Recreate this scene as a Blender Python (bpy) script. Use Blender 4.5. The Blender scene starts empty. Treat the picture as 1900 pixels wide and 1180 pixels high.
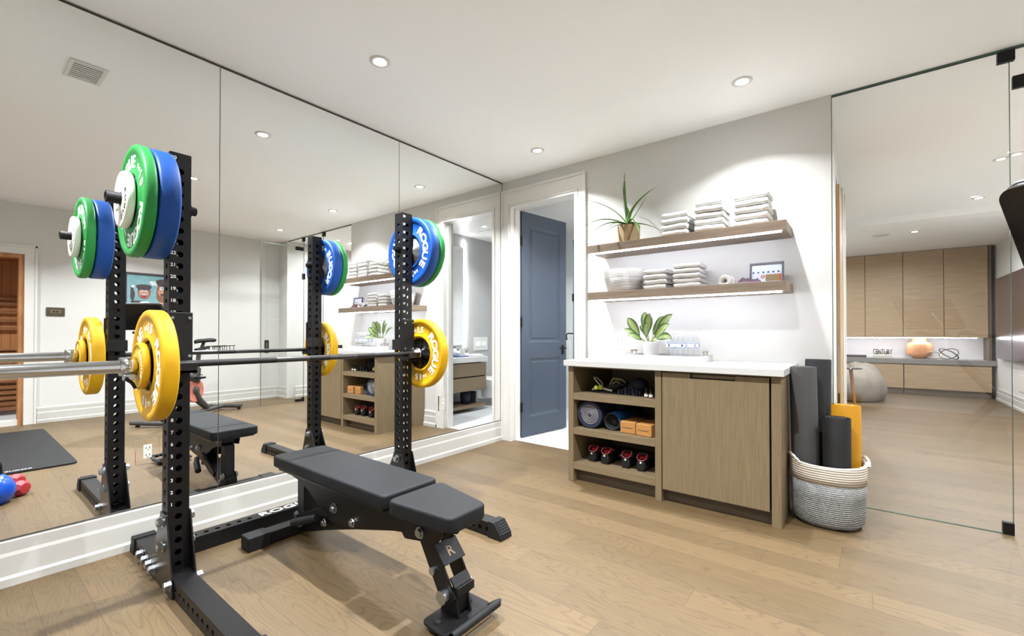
import bpy, math, random
from mathutils import Matrix, Vector, Euler
random.seed(7)
S = bpy.context.scene
COL = S.collection
PI = math.pi

# ------------------------------------------------------------------ camera
cam_d = bpy.data.cameras.new('camera')
cam = bpy.data.objects.new('camera', cam_d)
COL.objects.link(cam)
cam_d.sensor_width = 36.0
cam_d.lens = 36.0 * 826.1 / 1900.0
cam_d.shift_y = 21.1 / 1900.0
cam_d.clip_start = 0.02
cam.location = (3.0204, -3.6819, 1.1307)
cam.rotation_euler = (math.radians(90.518), 0, math.radians(38.11))
S.camera = cam

# ------------------------------------------------------------------ world, exposure
S.view_settings.view_transform = 'Standard'
S.view_settings.look = 'None'
S.view_settings.exposure = 1.1
S.view_settings.gamma = 1.0
S.view_settings.use_curve_mapping = False
W = bpy.data.worlds.new('world'); S.world = W
W.use_nodes = True
W.node_tree.nodes['Background'].inputs[0].default_value = (0.9, 0.93, 1.0, 1)
W.node_tree.nodes['Background'].inputs[1].default_value = 0.05
GYM_W = 25.0      # watts of one gym downlight
MEDIA_W = 26.0
BATH_W = 11.0
STRIP = 33.0      # emission of the LED strips

# ------------------------------------------------------------------ colour / materials
def lin(c):
    return tuple((v / 255 / 12.92) if v / 255 <= 0.04045 else ((v / 255 + 0.055) / 1.055) ** 2.4 for v in c) + (1.0,)

class NT:
    def __init__(self, name):
        self.m = bpy.data.materials.new(name); self.m.use_nodes = True
        self.t = self.m.node_tree; self.b = self.t.nodes['Principled BSDF']
    def n(self, typ, **kw):
        nd = self.t.nodes.new(typ)
        for k, v in kw.items():
            if k.startswith('i_'):
                key = k[2:]
                key = int(key) if key.isdigit() else key.replace('_', ' ')
                self.set(nd.inputs[key], v)
            else:
                setattr(nd, k, v)
        return nd
    def set(self, sock, v):
        if isinstance(v, bpy.types.NodeSocket): self.t.links.new(v, sock)
        else: sock.default_value = v
    def math(self, op, a, b=0.0, c=0.0):
        nd = self.t.nodes.new('ShaderNodeMath'); nd.operation = op
        self.set(nd.inputs[0], a); self.set(nd.inputs[1], b); self.set(nd.inputs[2], c)
        return nd.outputs[0]
    def mix(self, f, a, b, blend='MIX'):
        nd = self.t.nodes.new('ShaderNodeMix'); nd.data_type = 'RGBA'; nd.blend_type = blend
        self.set(nd.inputs[0], f); self.set(nd.inputs[6], a); self.set(nd.inputs[7], b)
        return nd.outputs[2]
    def coords(self, scale=(1, 1, 1), out='Object', loc=(0, 0, 0)):
        tc = self.t.nodes.new('ShaderNodeTexCoord'); mp = self.t.nodes.new('ShaderNodeMapping')
        mp.inputs['Scale'].default_value = scale; mp.inputs['Location'].default_value = loc
        self.t.links.new(tc.outputs[out], mp.inputs[0]); return mp.outputs[0]
    def bump(self, h, strength=0.2, dist=0.01):
        nd = self.t.nodes.new('ShaderNodeBump'); nd.inputs['Strength'].default_value = strength
        nd.inputs['Distance'].default_value = dist
        self.t.links.new(h, nd.inputs['Height']); self.t.links.new(nd.outputs[0], self.b.inputs['Normal'])

def plain(name, rgb, rough=0.5, metal=0.0, noise=0.0, nscale=40, bump=0.0, spec=0.5, coat=0.0):
    k = NT(name); c = lin(rgb)
    k.b.inputs['Base Color'].default_value = c
    k.b.inputs['Roughness'].default_value = rough
    k.b.inputs['Metallic'].default_value = metal
    k.b.inputs['Specular IOR Level'].default_value = spec
    k.b.inputs['Coat Weight'].default_value = coat
    if noise or bump:
        nz = k.n('ShaderNodeTexNoise', i_Scale=nscale, i_Detail=4.0, i_Vector=k.coords())
        if noise:
            d = tuple(v * (1 - noise) for v in c[:3]) + (1,)
            k.set(k.b.inputs['Base Color'], k.mix(nz.outputs[0], d, c))
        if bump: k.bump(nz.outputs[0], bump, 0.004)
    return k.m

def emit(name, rgb, strength):
    k = NT(name)
    k.b.inputs['Base Color'].default_value = (0, 0, 0, 1)
    k.b.inputs['Emission Color'].default_value = lin(rgb)
    k.b.inputs['Emission Strength'].default_value = strength
    return k.m

def veneer(name, a, b, scale=(90, 90, 3), rough=0.5):
    k = NT(name)
    v = k.coords(scale)
    nz = k.n('ShaderNodeTexNoise', i_Scale=1.0, i_Detail=6.0, i_Roughness=0.65, i_Vector=v)
    n2 = k.n('ShaderNodeTexNoise', i_Scale=0.12, i_Detail=2.0, i_Vector=v)
    cr = k.n('ShaderNodeValToRGB', i_Fac=nz.outputs[0])
    cr.color_ramp.elements[0].position = 0.35; cr.color_ramp.elements[1].position = 0.68
    cr.color_ramp.elements[0].color = lin(b); cr.color_ramp.elements[1].color = lin(a)
    c = k.mix(k.math('MULTIPLY', n2.outputs[0], 0.35), cr.outputs[0], lin(b))
    k.set(k.b.inputs['Base Color'], c)
    k.b.inputs['Roughness'].default_value = rough
    k.bump(nz.outputs[0], 0.08, 0.002)
    return k.m

def planks(name, w, L, cl, cd, rough=0.38):
    k = NT(name)
    tc = k.n('ShaderNodeTexCoord'); sp = k.n('ShaderNodeSeparateXYZ', i_0=tc.outputs['Object'])
    x, y = sp.outputs[0], sp.outputs[1]
    r = k.math('DIVIDE', k.math('ADD', y, 20.0), w); row = k.math('FLOOR', r); fy = k.math('FRACT', r)
    wn = k.n('ShaderNodeTexWhiteNoise', noise_dimensions='1D', i_W=row)
    u = k.math('ADD', k.math('DIVIDE', k.math('ADD', x, 20.0), L), k.math('MULTIPLY', wn.outputs[0], 7.3))
    co = k.math('FLOOR', u); fx = k.math('FRACT', u)
    cv = k.n('ShaderNodeCombineXYZ', i_0=row, i_1=co, i_2=0.0)
    idn = k.n('ShaderNodeTexWhiteNoise', noise_dimensions='2D', i_Vector=cv.outputs[0])
    idv = idn.outputs[0]
    ey = k.math('MULTIPLY', k.math('MINIMUM', fy, k.math('SUBTRACT', 1.0, fy)), w)
    ex = k.math('MULTIPLY', k.math('MINIMUM', fx, k.math('SUBTRACT', 1.0, fx)), L)
    seam = k.math('LESS_THAN', k.math('MINIMUM', ey, ex), 0.0016)
    gx = k.math('ADD', k.math('MULTIPLY', x, 1.3), k.math('MULTIPLY', idv, 31.0))
    gy = k.math('ADD', k.math('MULTIPLY', y, 7.5), k.math('MULTIPLY', idv, 77.0))
    gv = k.n('ShaderNodeCombineXYZ', i_0=gx, i_1=gy, i_2=idv)
    n1 = k.n('ShaderNodeTexNoise', i_Scale=0.9, i_Detail=1.5, i_Roughness=0.4, i_Vector=gv.outputs[0])
    rings = k.math('FRACT', k.math('MULTIPLY', n1.outputs[0], 26.0))
    tri = k.math('ABSOLUTE', k.math('SUBTRACT', rings, 0.5))
    line = k.math('POWER', k.math('MULTIPLY', tri, 2.0), 5.0)
    fv = k.n('ShaderNodeCombineXYZ', i_0=k.math('MULTIPLY', gx, 3.0), i_1=k.math('MULTIPLY', gy, 22.0), i_2=0.0)
    n2 = k.n('ShaderNodeTexNoise', i_Scale=1.0, i_Detail=5.0, i_Roughness=0.6, i_Vector=fv.outputs[0])
    n3 = k.n('ShaderNodeTexNoise', i_Scale=1.2, i_Detail=2.0, i_Vector=tc.outputs['Object'])
    base = k.mix(k.math('ADD', k.math('MULTIPLY', idv, 0.7), k.math('MULTIPLY', n3.outputs[0], 0.3)), lin(cl), lin(cd))
    dk = tuple(v * 0.42 for v in lin(cd)[:3]) + (1,)
    c = k.mix(k.math('MULTIPLY', line, k.math('MULTIPLY', n2.outputs[0], 0.95)), base, dk)
    f2 = k.math('MULTIPLY', k.math('MAXIMUM', k.math('SUBTRACT', n2.outputs[0], 0.45), 0.0), 0.9)
    c = k.mix(f2, c, dk)
    c = k.mix(k.math('MULTIPLY', seam, 0.75), c, lin((70, 50, 32)))
    k.set(k.b.inputs['Base Color'], c)
    k.set(k.b.inputs['Roughness'], k.math('ADD', rough, k.math('MULTIPLY', n2.outputs[0], 0.12)))
    k.bump(k.math('SUBTRACT', k.math('MULTIPLY', n2.outputs[0], 0.3), seam), 0.12, 0.002)
    return k.m

def tiles(name, rgb, grout, w, h, axes=(0, 1), rough=0.35, line=0.003):
    k = NT(name)
    tc = k.n('ShaderNodeTexCoord'); sp = k.n('ShaderNodeSeparateXYZ', i_0=tc.outputs['Object'])
    a = k.math('FRACT', k.math('DIVIDE', k.math('ADD', sp.outputs[axes[0]], 20.0), w))
    b = k.math('FRACT', k.math('DIVIDE', k.math('ADD', sp.outputs[axes[1]], 20.0), h))
    e = k.math('MAXIMUM', k.math('LESS_THAN', a, line / w), k.math('LESS_THAN', b, line / h))
    nz = k.n('ShaderNodeTexNoise', i_Scale=3.0, i_Detail=5.0, i_Vector=tc.outputs['Object'])
    c0 = lin(rgb); c1 = tuple(v * 0.86 for v in c0[:3]) + (1,)
    c = k.mix(e, k.mix(nz.outputs[0], c0, c1), lin(grout))
    k.set(k.b.inputs['Base Color'], c); k.b.inputs['Roughness'].default_value = rough
    return k.m

def coil(name, a, b, pitch, speck=0.0, bump=0.6):
    """rope coils stacked in z, optional two-colour specks"""
    k = NT(name)
    tc = k.n('ShaderNodeTexCoord'); sp = k.n('ShaderNodeSeparateXYZ', i_0=tc.outputs['Object'])
    f = k.math('FRACT', k.math('DIVIDE', k.math('ADD', sp.outputs[2], 5.0), pitch))
    hgt = k.math('SINE', k.math('MULTIPLY', f, PI))
    nz = k.n('ShaderNodeTexNoise', i_Scale=230.0, i_Detail=1.5, i_Vector=k.coords((0.6, 0.6, 1.0)))
    fac = k.math('GREATER_THAN', nz.outputs[0], 1.0 - speck) if speck else 0.0
    c = k.mix(fac, lin(a), lin(b))
    c = k.mix(k.math('LESS_THAN', hgt, 0.28), c, tuple(v * 0.45 for v in lin(a)[:3]) + (1,))
    k.set(k.b.inputs['Base Color'], c); k.b.inputs['Roughness'].default_value = 0.9
    k.bump(hgt, bump, 0.006)
    return k.m

def thin_glass(name, tint=(0.97, 0.985, 0.98), ior=0.07, extra=0.0):
    k = NT(name); t = k.t
    tr = k.n('ShaderNodeBsdfTransparent', i_Color=tuple(tint) + (1,))
    gl = k.n('ShaderNodeBsdfGlossy', i_Color=(1, 1, 1, 1), i_Roughness=0.0)
    lw = k.n('ShaderNodeLayerWeight', i_Blend=0.5)
    sch = k.math('ADD', k.math('MULTIPLY', k.math('POWER', lw.outputs['Facing'], 5.0), 0.9), ior)
    mx = k.n('ShaderNodeMixShader', i_0=k.math('ADD', sch, extra), i_1=tr.outputs[0], i_2=gl.outputs[0])
    t.links.new(mx.outputs[0], t.nodes['Material Output'].inputs[0])
    return k.m

def frosted(name, col, rough):
    k = NT(name)
    k.b.inputs['Base Color'].default_value = lin(col); k.b.inputs['Roughness'].default_value = rough
    k.b.inputs['Transmission Weight'].default_value = 0.85
    return k.m

M = {}
M['wall'] = plain('wall paint', (208, 206, 202), 0.65, noise=0.03, nscale=3, spec=0.3)
M['ceiling'] = plain('ceiling paint', (246, 246, 244), 0.7, noise=0.02, nscale=2, spec=0.2)
M['trim'] = plain('trim paint', (216, 213, 207), 0.35, noise=0.02, nscale=8)
M['shaded_skirting'] = plain('skirting paint', (190, 187, 180), 0.4, noise=0.02, nscale=8)  # trim paint made darker; weaker light near the floor put into the colour
M['floor'] = planks('oak plank floor', 0.15057, 1.75, (101, 81, 53), (83, 66, 40), 0.46)
M['tile'] = tiles('pale grey floor tile', (205, 206, 206), (178, 178, 178), 0.6, 0.3, rough=0.25)
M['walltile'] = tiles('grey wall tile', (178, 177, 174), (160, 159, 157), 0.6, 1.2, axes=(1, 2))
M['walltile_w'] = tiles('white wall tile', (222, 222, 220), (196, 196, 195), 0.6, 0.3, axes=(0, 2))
M['slat'] = tiles('white slatted board', (226, 222, 215), (168, 160, 150), 3.0, 0.075, axes=(0, 1), line=0.008)
M['black'] = plain('black powder coat', (16, 15, 16), 0.42, noise=0.15, nscale=120, bump=0.04, spec=0.3)
M['blacksat'] = plain('black satin paint', (12, 12, 13), 0.3)
M['rubber'] = plain('black rubber', (22, 22, 23), 0.6, noise=0.2, nscale=60, spec=0.3)
M['vinyl'] = plain('black vinyl upholstery', (22, 23, 25), 0.6, noise=0.1, nscale=30, bump=0.1, spec=0.25)
M['chrome'] = plain('chrome steel', (206, 208, 212), 0.16, 1.0)
M['zinc'] = plain('zinc plated steel', (186, 190, 194), 0.3, 1.0, noise=0.2, nscale=90)
M['barsteel'] = plain('dark bar steel', (92, 90, 90), 0.33, 1.0, noise=0.2, nscale=220)
M['hole'] = plain('dark interior', (10, 10, 10), 0.8)
M['yellow'] = plain('yellow rubber', (208, 158, 10), 0.55, noise=0.06, nscale=14, spec=0.3)
M['green'] = plain('green rubber', (36, 134, 60), 0.5, noise=0.06, nscale=14, spec=0.35)
M['blue'] = plain('blue rubber', (12, 70, 146), 0.5, noise=0.08, nscale=14, spec=0.35)
M['white_r'] = plain('white rubber', (226, 224, 212), 0.5, noise=0.04, nscale=20)
M['lettering'] = plain('white lettering', (236, 238, 236), 0.5)
M['dark_letter'] = plain('black lettering', (25, 25, 28), 0.5)
M['oak'] = veneer('rift oak veneer', (131, 113, 86), (106, 90, 65), scale=(260, 260, 5))
M['oak_h'] = veneer('rift oak veneer across', (131, 113, 87), (108, 92, 67), scale=(4, 200, 200))
M['shelf'] = veneer('greyed oak shelf', (140, 122, 104), (112, 95, 79), scale=(3, 80, 80))
M['media_oak'] = veneer('media oak across', (180, 154, 120), (156, 130, 98), scale=(2.5, 60, 60), rough=0.4)
M['oak_edge'] = veneer('oak edge', (186, 154, 114), (158, 126, 88))
M['kick'] = veneer('dark oak kick', (100, 84, 64), (74, 60, 45), scale=(3, 80, 80))
M['quartz'] = plain('white quartz', (196, 195, 192), 0.25, noise=0.03, nscale=25)
M['grey_stone'] = plain('grey stone', (130, 126, 122), 0.35, noise=0.15, nscale=12)
M['door'] = plain('slate blue door paint', (64, 73, 86), 0.42, noise=0.03, nscale=5)
M['iron'] = plain('black iron hardware', (26, 26, 27), 0.35, 0.6)
M['towel'] = plain('white terry cloth', (218, 217, 214), 0.95, noise=0.06, nscale=160, bump=0.5)
M['leaf'] = plain('aloe leaf', (96, 136, 62), 0.4, noise=0.35, nscale=14)
M['leaf2'] = plain('dark green leaf', (66, 98, 52), 0.45, noise=0.5, nscale=45)
M['leaf2c'] = plain('pale green leaf centre', (146, 160, 92), 0.45, noise=0.55, nscale=60)
M['pot_tan'] = plain('tan paper pot', (156, 132, 96), 0.6, noise=0.12, nscale=9)
M['pot_white'] = plain('white ceramic', (188, 187, 186), 0.25)
M['soil'] = plain('soil', (60, 44, 32), 0.95, noise=0.5, nscale=70)
M['brass'] = plain('brushed nickel', (176, 160, 140), 0.3, 1.0)
M['mirror'] = NT('mirror silver').m
_b = M['mirror'].node_tree.nodes['Principled BSDF']
_b.inputs['Base Color'].default_value = (0.965, 0.975, 0.965, 1); _b.inputs['Metallic'].default_value = 1; _b.inputs['Roughness'].default_value = 0.0
M['glass'] = thin_glass('clear partition glass')
M['glass_edge'] = plain('green glass edge', (70, 92, 84), 0.2)
M['teal_edge'] = plain('teal glass edge', (84, 112, 112), 0.15)
M['bottle'] = thin_glass('clear plastic', (0.96, 0.97, 0.98), 0.05, 0.02)
M['gasket'] = plain('dark joint', (64, 58, 48), 0.6)
M['led'] = emit('led strip', (236, 240, 255), STRIP)
M['led_cool'] = emit('led strip cool', (240, 245, 255), STRIP * 0.7)
M['bulb'] = emit('downlight lens', (250, 248, 246), 40.0)
M['cedar'] = veneer('cedar boards', (196, 140, 88), (150, 96, 56), scale=(60, 12, 3))
M['cedar_h'] = veneer('cedar slats', (176, 122, 76), (126, 80, 48), scale=(40, 3, 40))
M['red'] = plain('red neoprene', (165, 44, 52), 0.45, noise=0.1, nscale=20)
M['kb_blue'] = plain('blue vinyl', (14, 70, 170), 0.25)
M['kb_green'] = plain('green vinyl', (60, 170, 60), 0.4)
M['copper'] = plain('coral flywheel', (206, 128, 110), 0.35, 0.2)
M['grey_metal'] = plain('dark grey frame', (72, 70, 68), 0.4, 0.3)
M['hub_dark'] = plain('painted reflection hub', (60, 60, 62), 0.18, 1.0)  # chrome hub with its dark reflection put into the base colour
M['hub_grey'] = plain('zinc hub', (150, 156, 158), 0.3, 1.0)
M['screen'] = plain('black screen', (28, 26, 28), 0.12)
M['tv'] = plain('dark television screen', (74, 60, 60), 0.22, 0.3)
M['mat_grey'] = plain('grey felt mat', (74, 72, 70), 0.95, noise=0.35, nscale=240, bump=0.2)
M['mat_dark'] = plain('charcoal mat', (34, 33, 34), 0.85, noise=0.3, nscale=150, bump=0.3)
M['mat_black'] = plain('black mat', (18, 18, 19), 0.6, noise=0.1, nscale=60)
M['mat_yellow'] = plain('mustard mat', (190, 132, 14), 0.5, noise=0.06, nscale=20)
M['rope_grey'] = coil('grey rope coils', (150, 149, 145), (112, 113, 113), 0.0118, 0.47)
M['rope_cream'] = coil('cream rope coils', (214, 203, 188), (200, 188, 170), 0.0135, 0.3)
M['rope_white'] = coil('white cotton coils', (236, 232, 228), (220, 216, 212), 0.011, 0.3)
M['rope_white2'] = coil('grey white cotton coils', (206, 204, 203), (120, 122, 126), 0.0125, 0.0)
M['cork'] = plain('bamboo block', (176, 124, 66), 0.5, noise=0.15, nscale=30)
M['navy'] = plain('navy foam', (26, 32, 54), 0.7, noise=0.1)
M['bright_blue'] = plain('bright blue foam', (16, 96, 176), 0.6)
M['shoe'] = plain('black shoe mesh', (15, 15, 17), 0.5, noise=0.3, nscale=120)
M['shoe_red'] = plain('red shoe lining', (170, 26, 34), 0.5)
M['pinkred'] = plain('coral piping', (205, 88, 96), 0.5)
M['ball'] = plain('lime ball', (176, 190, 66), 0.8, bump=0.3, nscale=200)
M['beige_strap'] = plain('pale green strap', (150, 158, 110), 0.7)
M['darkblue'] = plain('dark purple strap', (42, 38, 66), 0.6)
M['purple'] = plain('plum knit', (112, 88, 104), 0.9, noise=0.5, nscale=70, bump=0.4)
M['cap'] = plain('bottle cap', (236, 238, 240), 0.4)
M['lab_blue'] = plain('label blue', (52, 92, 160), 0.5, noise=0.5, nscale=60)
M['lab_navy'] = plain('label navy', (28, 52, 104), 0.5)
M['linen'] = plain('grey linen', (136, 126, 114), 0.95, noise=0.15, nscale=12, bump=0.3)
M['orange_v'] = plain('orange vase', (226, 160, 110), 0.4, noise=0.35, nscale=18)
M['paper'] = plain('book paper', (214, 208, 198), 0.8)
M['book_dark'] = plain('dark book cloth', (64, 56, 56), 0.7)
M['book_grey'] = plain('grey book cloth', (122, 122, 124), 0.7)
M['porcelain'] = plain('porcelain', (240, 240, 238), 0.12)
M['art_sky'] = plain('aqua paint', (126, 170, 176), 0.7, noise=0.4, nscale=14)
M['art_brown'] = plain('brown paint', (148, 98, 74), 0.7, noise=0.45, nscale=24)
M['art_dark'] = plain('umber paint', (74, 62, 66), 0.7, noise=0.4, nscale=30)
M['art_pink'] = plain('flesh paint', (196, 142, 120), 0.7, noise=0.4, nscale=30)
M['art_white'] = plain('pale paint', (214, 218, 220), 0.7, noise=0.3, nscale=30)
M['art_red'] = plain('wine paint', (128, 52, 54), 0.7)
M['bronze'] = plain('bronze plate', (104, 96, 80), 0.35, 0.7)
M['vent_dark'] = plain('vent gap', (34, 32, 30), 0.8)
M['steel_plate'] = plain('mirrored outlet plate', (216, 214, 206), 0.12, 0.6)

# ------------------------------------------------------------------ mesh builder
class MB:
    def __init__(s): s.v = []; s.f = []; s.mi = []; s.sm = []
    def add(s, vs, fs, mat=0, smooth=False, mx=None):
        o = len(s.v)
        for p in vs: s.v.append(tuple(mx @ Vector(p)) if mx is not None else tuple(p))
        for f in fs: s.f.append(tuple(i + o for i in f)); s.mi.append(mat); s.sm.append(smooth)
        return s
    def box(s, x0, x1, y0, y1, z0, z1, mat=0, mx=None):
        v = [(x0, y0, z0), (x1, y0, z0), (x1, y1, z0), (x0, y1, z0), (x0, y0, z1), (x1, y0, z1), (x1, y1, z1), (x0, y1, z1)]
        return s.add(v, [(0, 3, 2, 1), (4, 5, 6, 7), (0, 1, 5, 4), (1, 2, 6, 5), (2, 3, 7, 6), (3, 0, 4, 7)], mat, False, mx)
    def tube(s, path, r, n=12, mat=0, closed=False, caps=True, mx=None, sm=True):
        P = [Vector(p) for p in path]; m = len(P)
        rs = r if isinstance(r, (list, tuple)) else [r] * m
        up = None; vs = []
        for i in range(m):
            a = P[i - 1] if (i or closed) else P[i]; b = P[(i + 1) % m] if (i < m - 1 or closed) else P[i]
            d = (b - a)
            d = d.normalized() if d.length > 1e-9 else Vector((0, 0, 1))
            if up is None:
                up = Vector((0, 0, 1)) if abs(d.z) < 0.9 else Vector((1, 0, 0))
            u = (up - d * up.dot(d))
            if u.length < 1e-6: u = d.orthogonal()
            u.normalize(); up = u; w = d.cross(u)
            for j in range(n):
                t = 2 * PI * j / n
                vs.append(P[i] + u * math.cos(t) * rs[i] + w * math.sin(t) * rs[i])
        fs = []
        for i in range(m if closed else m - 1):
            for j in range(n):
                a = i * n + j; b = i * n + (j + 1) % n; c = ((i + 1) % m) * n + (j + 1) % n; d = ((i + 1) % m) * n + j
                fs.append((a, b, c, d))
        s.add(vs, fs, mat, sm, mx)
        if caps and not closed:
            s.add(vs[:n], [tuple(range(n))[::-1]], mat, False, mx); s.add(vs[-n:], [tuple(range(n))], mat, False, mx)
        return s
    def cyl(s, p0, p1, r, n=20, mat=0, mx=None, r1=None):
        return s.tube([p0, p1], [r, r if r1 is None else r1], n, mat, mx=mx)
    def lathe(s, prof, n=32, mat=0, mx=None, axis='z', sm=True, mats=None):
        vs = []
        for (r, h) in prof:
            for j in range(n):
                t = 2 * PI * j / n; c, q = r * math.cos(t), r * math.sin(t)
                vs.append({'z': (c, q, h), 'y': (c, h, -q), 'x': (h, c, q)}[axis])
        for i in range(len(prof) - 1):
            fs = [(i * n + j, i * n + (j + 1) % n, (i + 1) * n + (j + 1) % n, (i + 1) * n + j) for j in range(n)]
            o = len(s.v)
            if i == 0: base = o; s.add(vs, [], mat, sm, mx)
            for f in fs: s.f.append(tuple(base + q for q in f)); s.mi.append(mats[i] if mats else mat); s.sm.append(sm)
        return s
    def prism(s, poly, a0, a1, axis='y', mat=0, mx=None, smooth=False):
        """poly in the two other axes (x,z for y; y,z for x; x,y for z)"""
        n = len(poly)
        def P(p, a): return {'y': (p[0], a, p[1]), 'x': (a, p[0], p[1]), 'z': (p[0], p[1], a)}[axis]
        vs = [P(p, a0) for p in poly] + [P(p, a1) for p in poly]
        s.add(vs, [tuple(range(n)), tuple(range(2 * n - 1, n - 1, -1))], mat, False, mx)
        s.add(vs, [(i, (i + 1) % n, n + (i + 1) % n, n + i) for i in range(n)], mat, smooth, mx)
        return s
    def sphere(s, c, r, n=16, mat=0, sc=(1, 1, 1), mx=None):
        prof = [(max(1e-4, math.sin(PI * i / n)) * r, -math.cos(PI * i / n) * r) for i in range(n + 1)]
        t = Matrix.Translation(c) @ Matrix.Diagonal((*sc, 1))
        return s.lathe(prof, n * 2, mat, (mx @ t) if mx is not None else t)

OFF = {}
def wloc(o): return OFF.get(o.name, Vector((0, 0, 0)))
def tagp(o, label=None, cat=None, group=None, kind=None):
    if label: o['label'] = label
    if cat: o['category'] = cat
    if group: o['group'] = group
    if kind: o['kind'] = kind
    return o
def mesh(name, mb, mats, off=Vector((0, 0, 0)), bevel=0, seg=2, smooth_ang=None):
    me = bpy.data.meshes.new(name)
    me.from_pydata([tuple(Vector(v) - off) for v in mb.v], [], mb.f)
    for m in (mats if isinstance(mats, (list, tuple)) else [mats]): me.materials.append(m)
    me.polygons.foreach_set('material_index', mb.mi)
    me.polygons.foreach_set('use_smooth', mb.sm)
    me.update()
    o = bpy.data.objects.new(name, me); COL.objects.link(o)
    if bevel:
        b = o.modifiers.new('bevel', 'BEVEL'); b.width = bevel; b.segments = seg; b.limit_method = 'ANGLE'; b.angle_limit = math.radians(40)
        b.harden_normals = False
    return o
def part(name, mb, mats, parent, bevel=0, seg=2, label=None, kind=None):
    off = wloc(parent)
    o = mesh(name, mb, mats, off, bevel, seg); o.parent = parent; OFF[o.name] = off.copy()
    if label: o['label'] = label
    if kind: o['kind'] = kind
    return o
def thing(name, loc, label, cat, group=None):
    o = bpy.data.objects.new(name, None); o.empty_display_size = 0.1; COL.objects.link(o)
    o.location = loc; OFF[o.name] = Vector(loc)
    return tagp(o, label, cat, group)
def solo(name, mb, mats, label, cat, group=None, bevel=0, seg=2, kind=None):
    xs = [v[0] for v in mb.v]; ys = [v[1] for v in mb.v]; zs = [v[2] for v in mb.v]
    off = Vector(((min(xs) + max(xs)) / 2, (min(ys) + max(ys)) / 2, min(zs)))
    o = mesh(name, mb, mats, off, bevel, seg); o.location = off; OFF[o.name] = off
    return tagp(o, label, cat, group, kind)
def struct(name, mb, mats, label=None, bevel=0, parent=None):
    if parent: return part(name, mb, mats, parent, bevel)
    o = mesh(name, mb, mats, Vector((0, 0, 0)), bevel); OFF[o.name] = Vector((0, 0, 0))
    return tagp(o, label, None, None, 'structure')
def copy_tree(root, loc, label, rotz=None):
    r = root.copy(); COL.objects.link(r); r.location = loc; r['label'] = label; OFF[r.name] = Vector(loc)
    if rotz is not None: r.rotation_euler = (0, 0, rotz)
    for ch in list(root.children):
        c = ch.copy(); COL.objects.link(c); c.parent = r
        for g in list(ch.children):
            d = g.copy(); COL.objects.link(d); d.parent = c
    return r

_tc = {}
def text_geo(s, size=1.0, offset=0.0, ext=0.0):
    key = (s, offset, ext)
    if key not in _tc:
        cu = bpy.data.curves.new('t', 'FONT'); cu.body = s; cu.size = 1.0; cu.offset = offset; cu.extrude = ext
        cu.align_x = 'CENTER'; cu.resolution_u = 3
        o = bpy.data.objects.new('t', cu); COL.objects.link(o)
        bpy.context.view_layer.update()
        me = bpy.data.meshes.new_from_object(o.evaluated_get(bpy.context.evaluated_depsgraph_get()))
        _tc[key] = ([tuple(v.co) for v in me.vertices], [tuple(p.vertices) for p in me.polygons])
        bpy.data.objects.remove(o); bpy.data.curves.remove(cu); bpy.data.meshes.remove(me)
    v, f = _tc[key]
    return [(a * size, b * size, c * size) for a, b, c in v], f
def add_text(mb, s, size, origin, right, up, offset=0.0, ext=0.0, mat=0, sx=1.0):
    v, f = text_geo(s, size, offset, ext)
    R = Vector(right).normalized(); U = Vector(up).normalized(); N = R.cross(U)
    O = Vector(origin)
    mb.add([O + R * a * sx + U * b + N * c for a, b, c in v], f, mat)
def rrect(x0, x1, y0, y1, r, n=5):
    P = []
    for cx, cy, a in ((x1 - r, y1 - r, 0), (x0 + r, y1 - r, 90), (x0 + r, y0 + r, 180), (x1 - r, y0 + r, 270)):
        for i in range(n + 1):
            t = math.radians(a + 90 * i / n); P.append((cx + r * math.cos(t), cy + r * math.sin(t)))
    return P

H = 2.743
# ================================================================== SETTING
fl = MB().box(0, 5.3, -5.2, 0.06, -0.1, 0).box(2.87, 5.0, 0.06, 9.2, -0.1, 0).box(1.6, 2.87, 3.2, 9.2, -0.1, 0)
fl.box(0.9, 2.87, 0.06, 0.12, -0.1, 0)
struct('floor', fl, M['floor'])
struct('floor_bathroom', MB().box(-1.4, 2.0, 0.12, 2.2, -0.1, 0.001).box(0.125, 0.9, 0.06, 0.12, -0.1, 0.001), M['tile'])
struct('ceiling', MB().box(-0.1, 5.3, -5.2, 4.4, H, H + 0.1), M['ceiling'])
struct('ceiling_media', MB().box(1.6, 5.0, 4.4, 9.2, 2.66, H + 0.1), M['ceiling'])
struct('ceiling_bathroom', MB().box(-1.4, 2.0, 0.14, 2.2, 2.64, 2.70), M['slat'])
struct('wall_left', MB().box(-0.12, -0.008, -5.2, 0.14, 0, H), M['wall'])
wb = MB().box(0, 0.125, 0, 0.14, 0, H).box(0.125, 0.9, 0, 0.14, 2.48, H).box(0.9, 2.868, 0, 0.14, 0, H)
struct('wall_back', wb, M['wall'])
struct('wall_corner', MB().box(4.85, 5.3, 0.0, 0.14, 0, H), M['wall'])
wr = MB().box(5.15, 5.3, -3.09, 0.0, 0, H).box(5.15, 5.3, -4.0, -3.09, 2.11, H).box(5.15, 5.3, -5.2, -4.0, 0, H)
struct('wall_right', wr, M['wall'])
struct('wall_front', MB().box(-0.12, 5.3, -5.3, -5.2, 0, H), M['wall'])
struct('wall_media_right', MB().box(4.85, 5.0, 0.14, 9.2, 0, H), M['wall'])
struct('wall_media_back', MB().box(1.6, 5.0, 7.95, 8.05, 0, 2.7), M['wall'])
struct('wall_media_left', MB().box(2.6, 2.86, 1.9, 3.2, 0, H).box(1.5, 1.6, 3.2, 9.2, 0, H).box(1.6, 2.6, 3.1, 3.2, 0, H).box(2.6, 2.86, 0.9, 1.9, 2.45, H).box(2.6, 2.86, 0.14, 0.9, 0, H), M['wall'])
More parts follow.
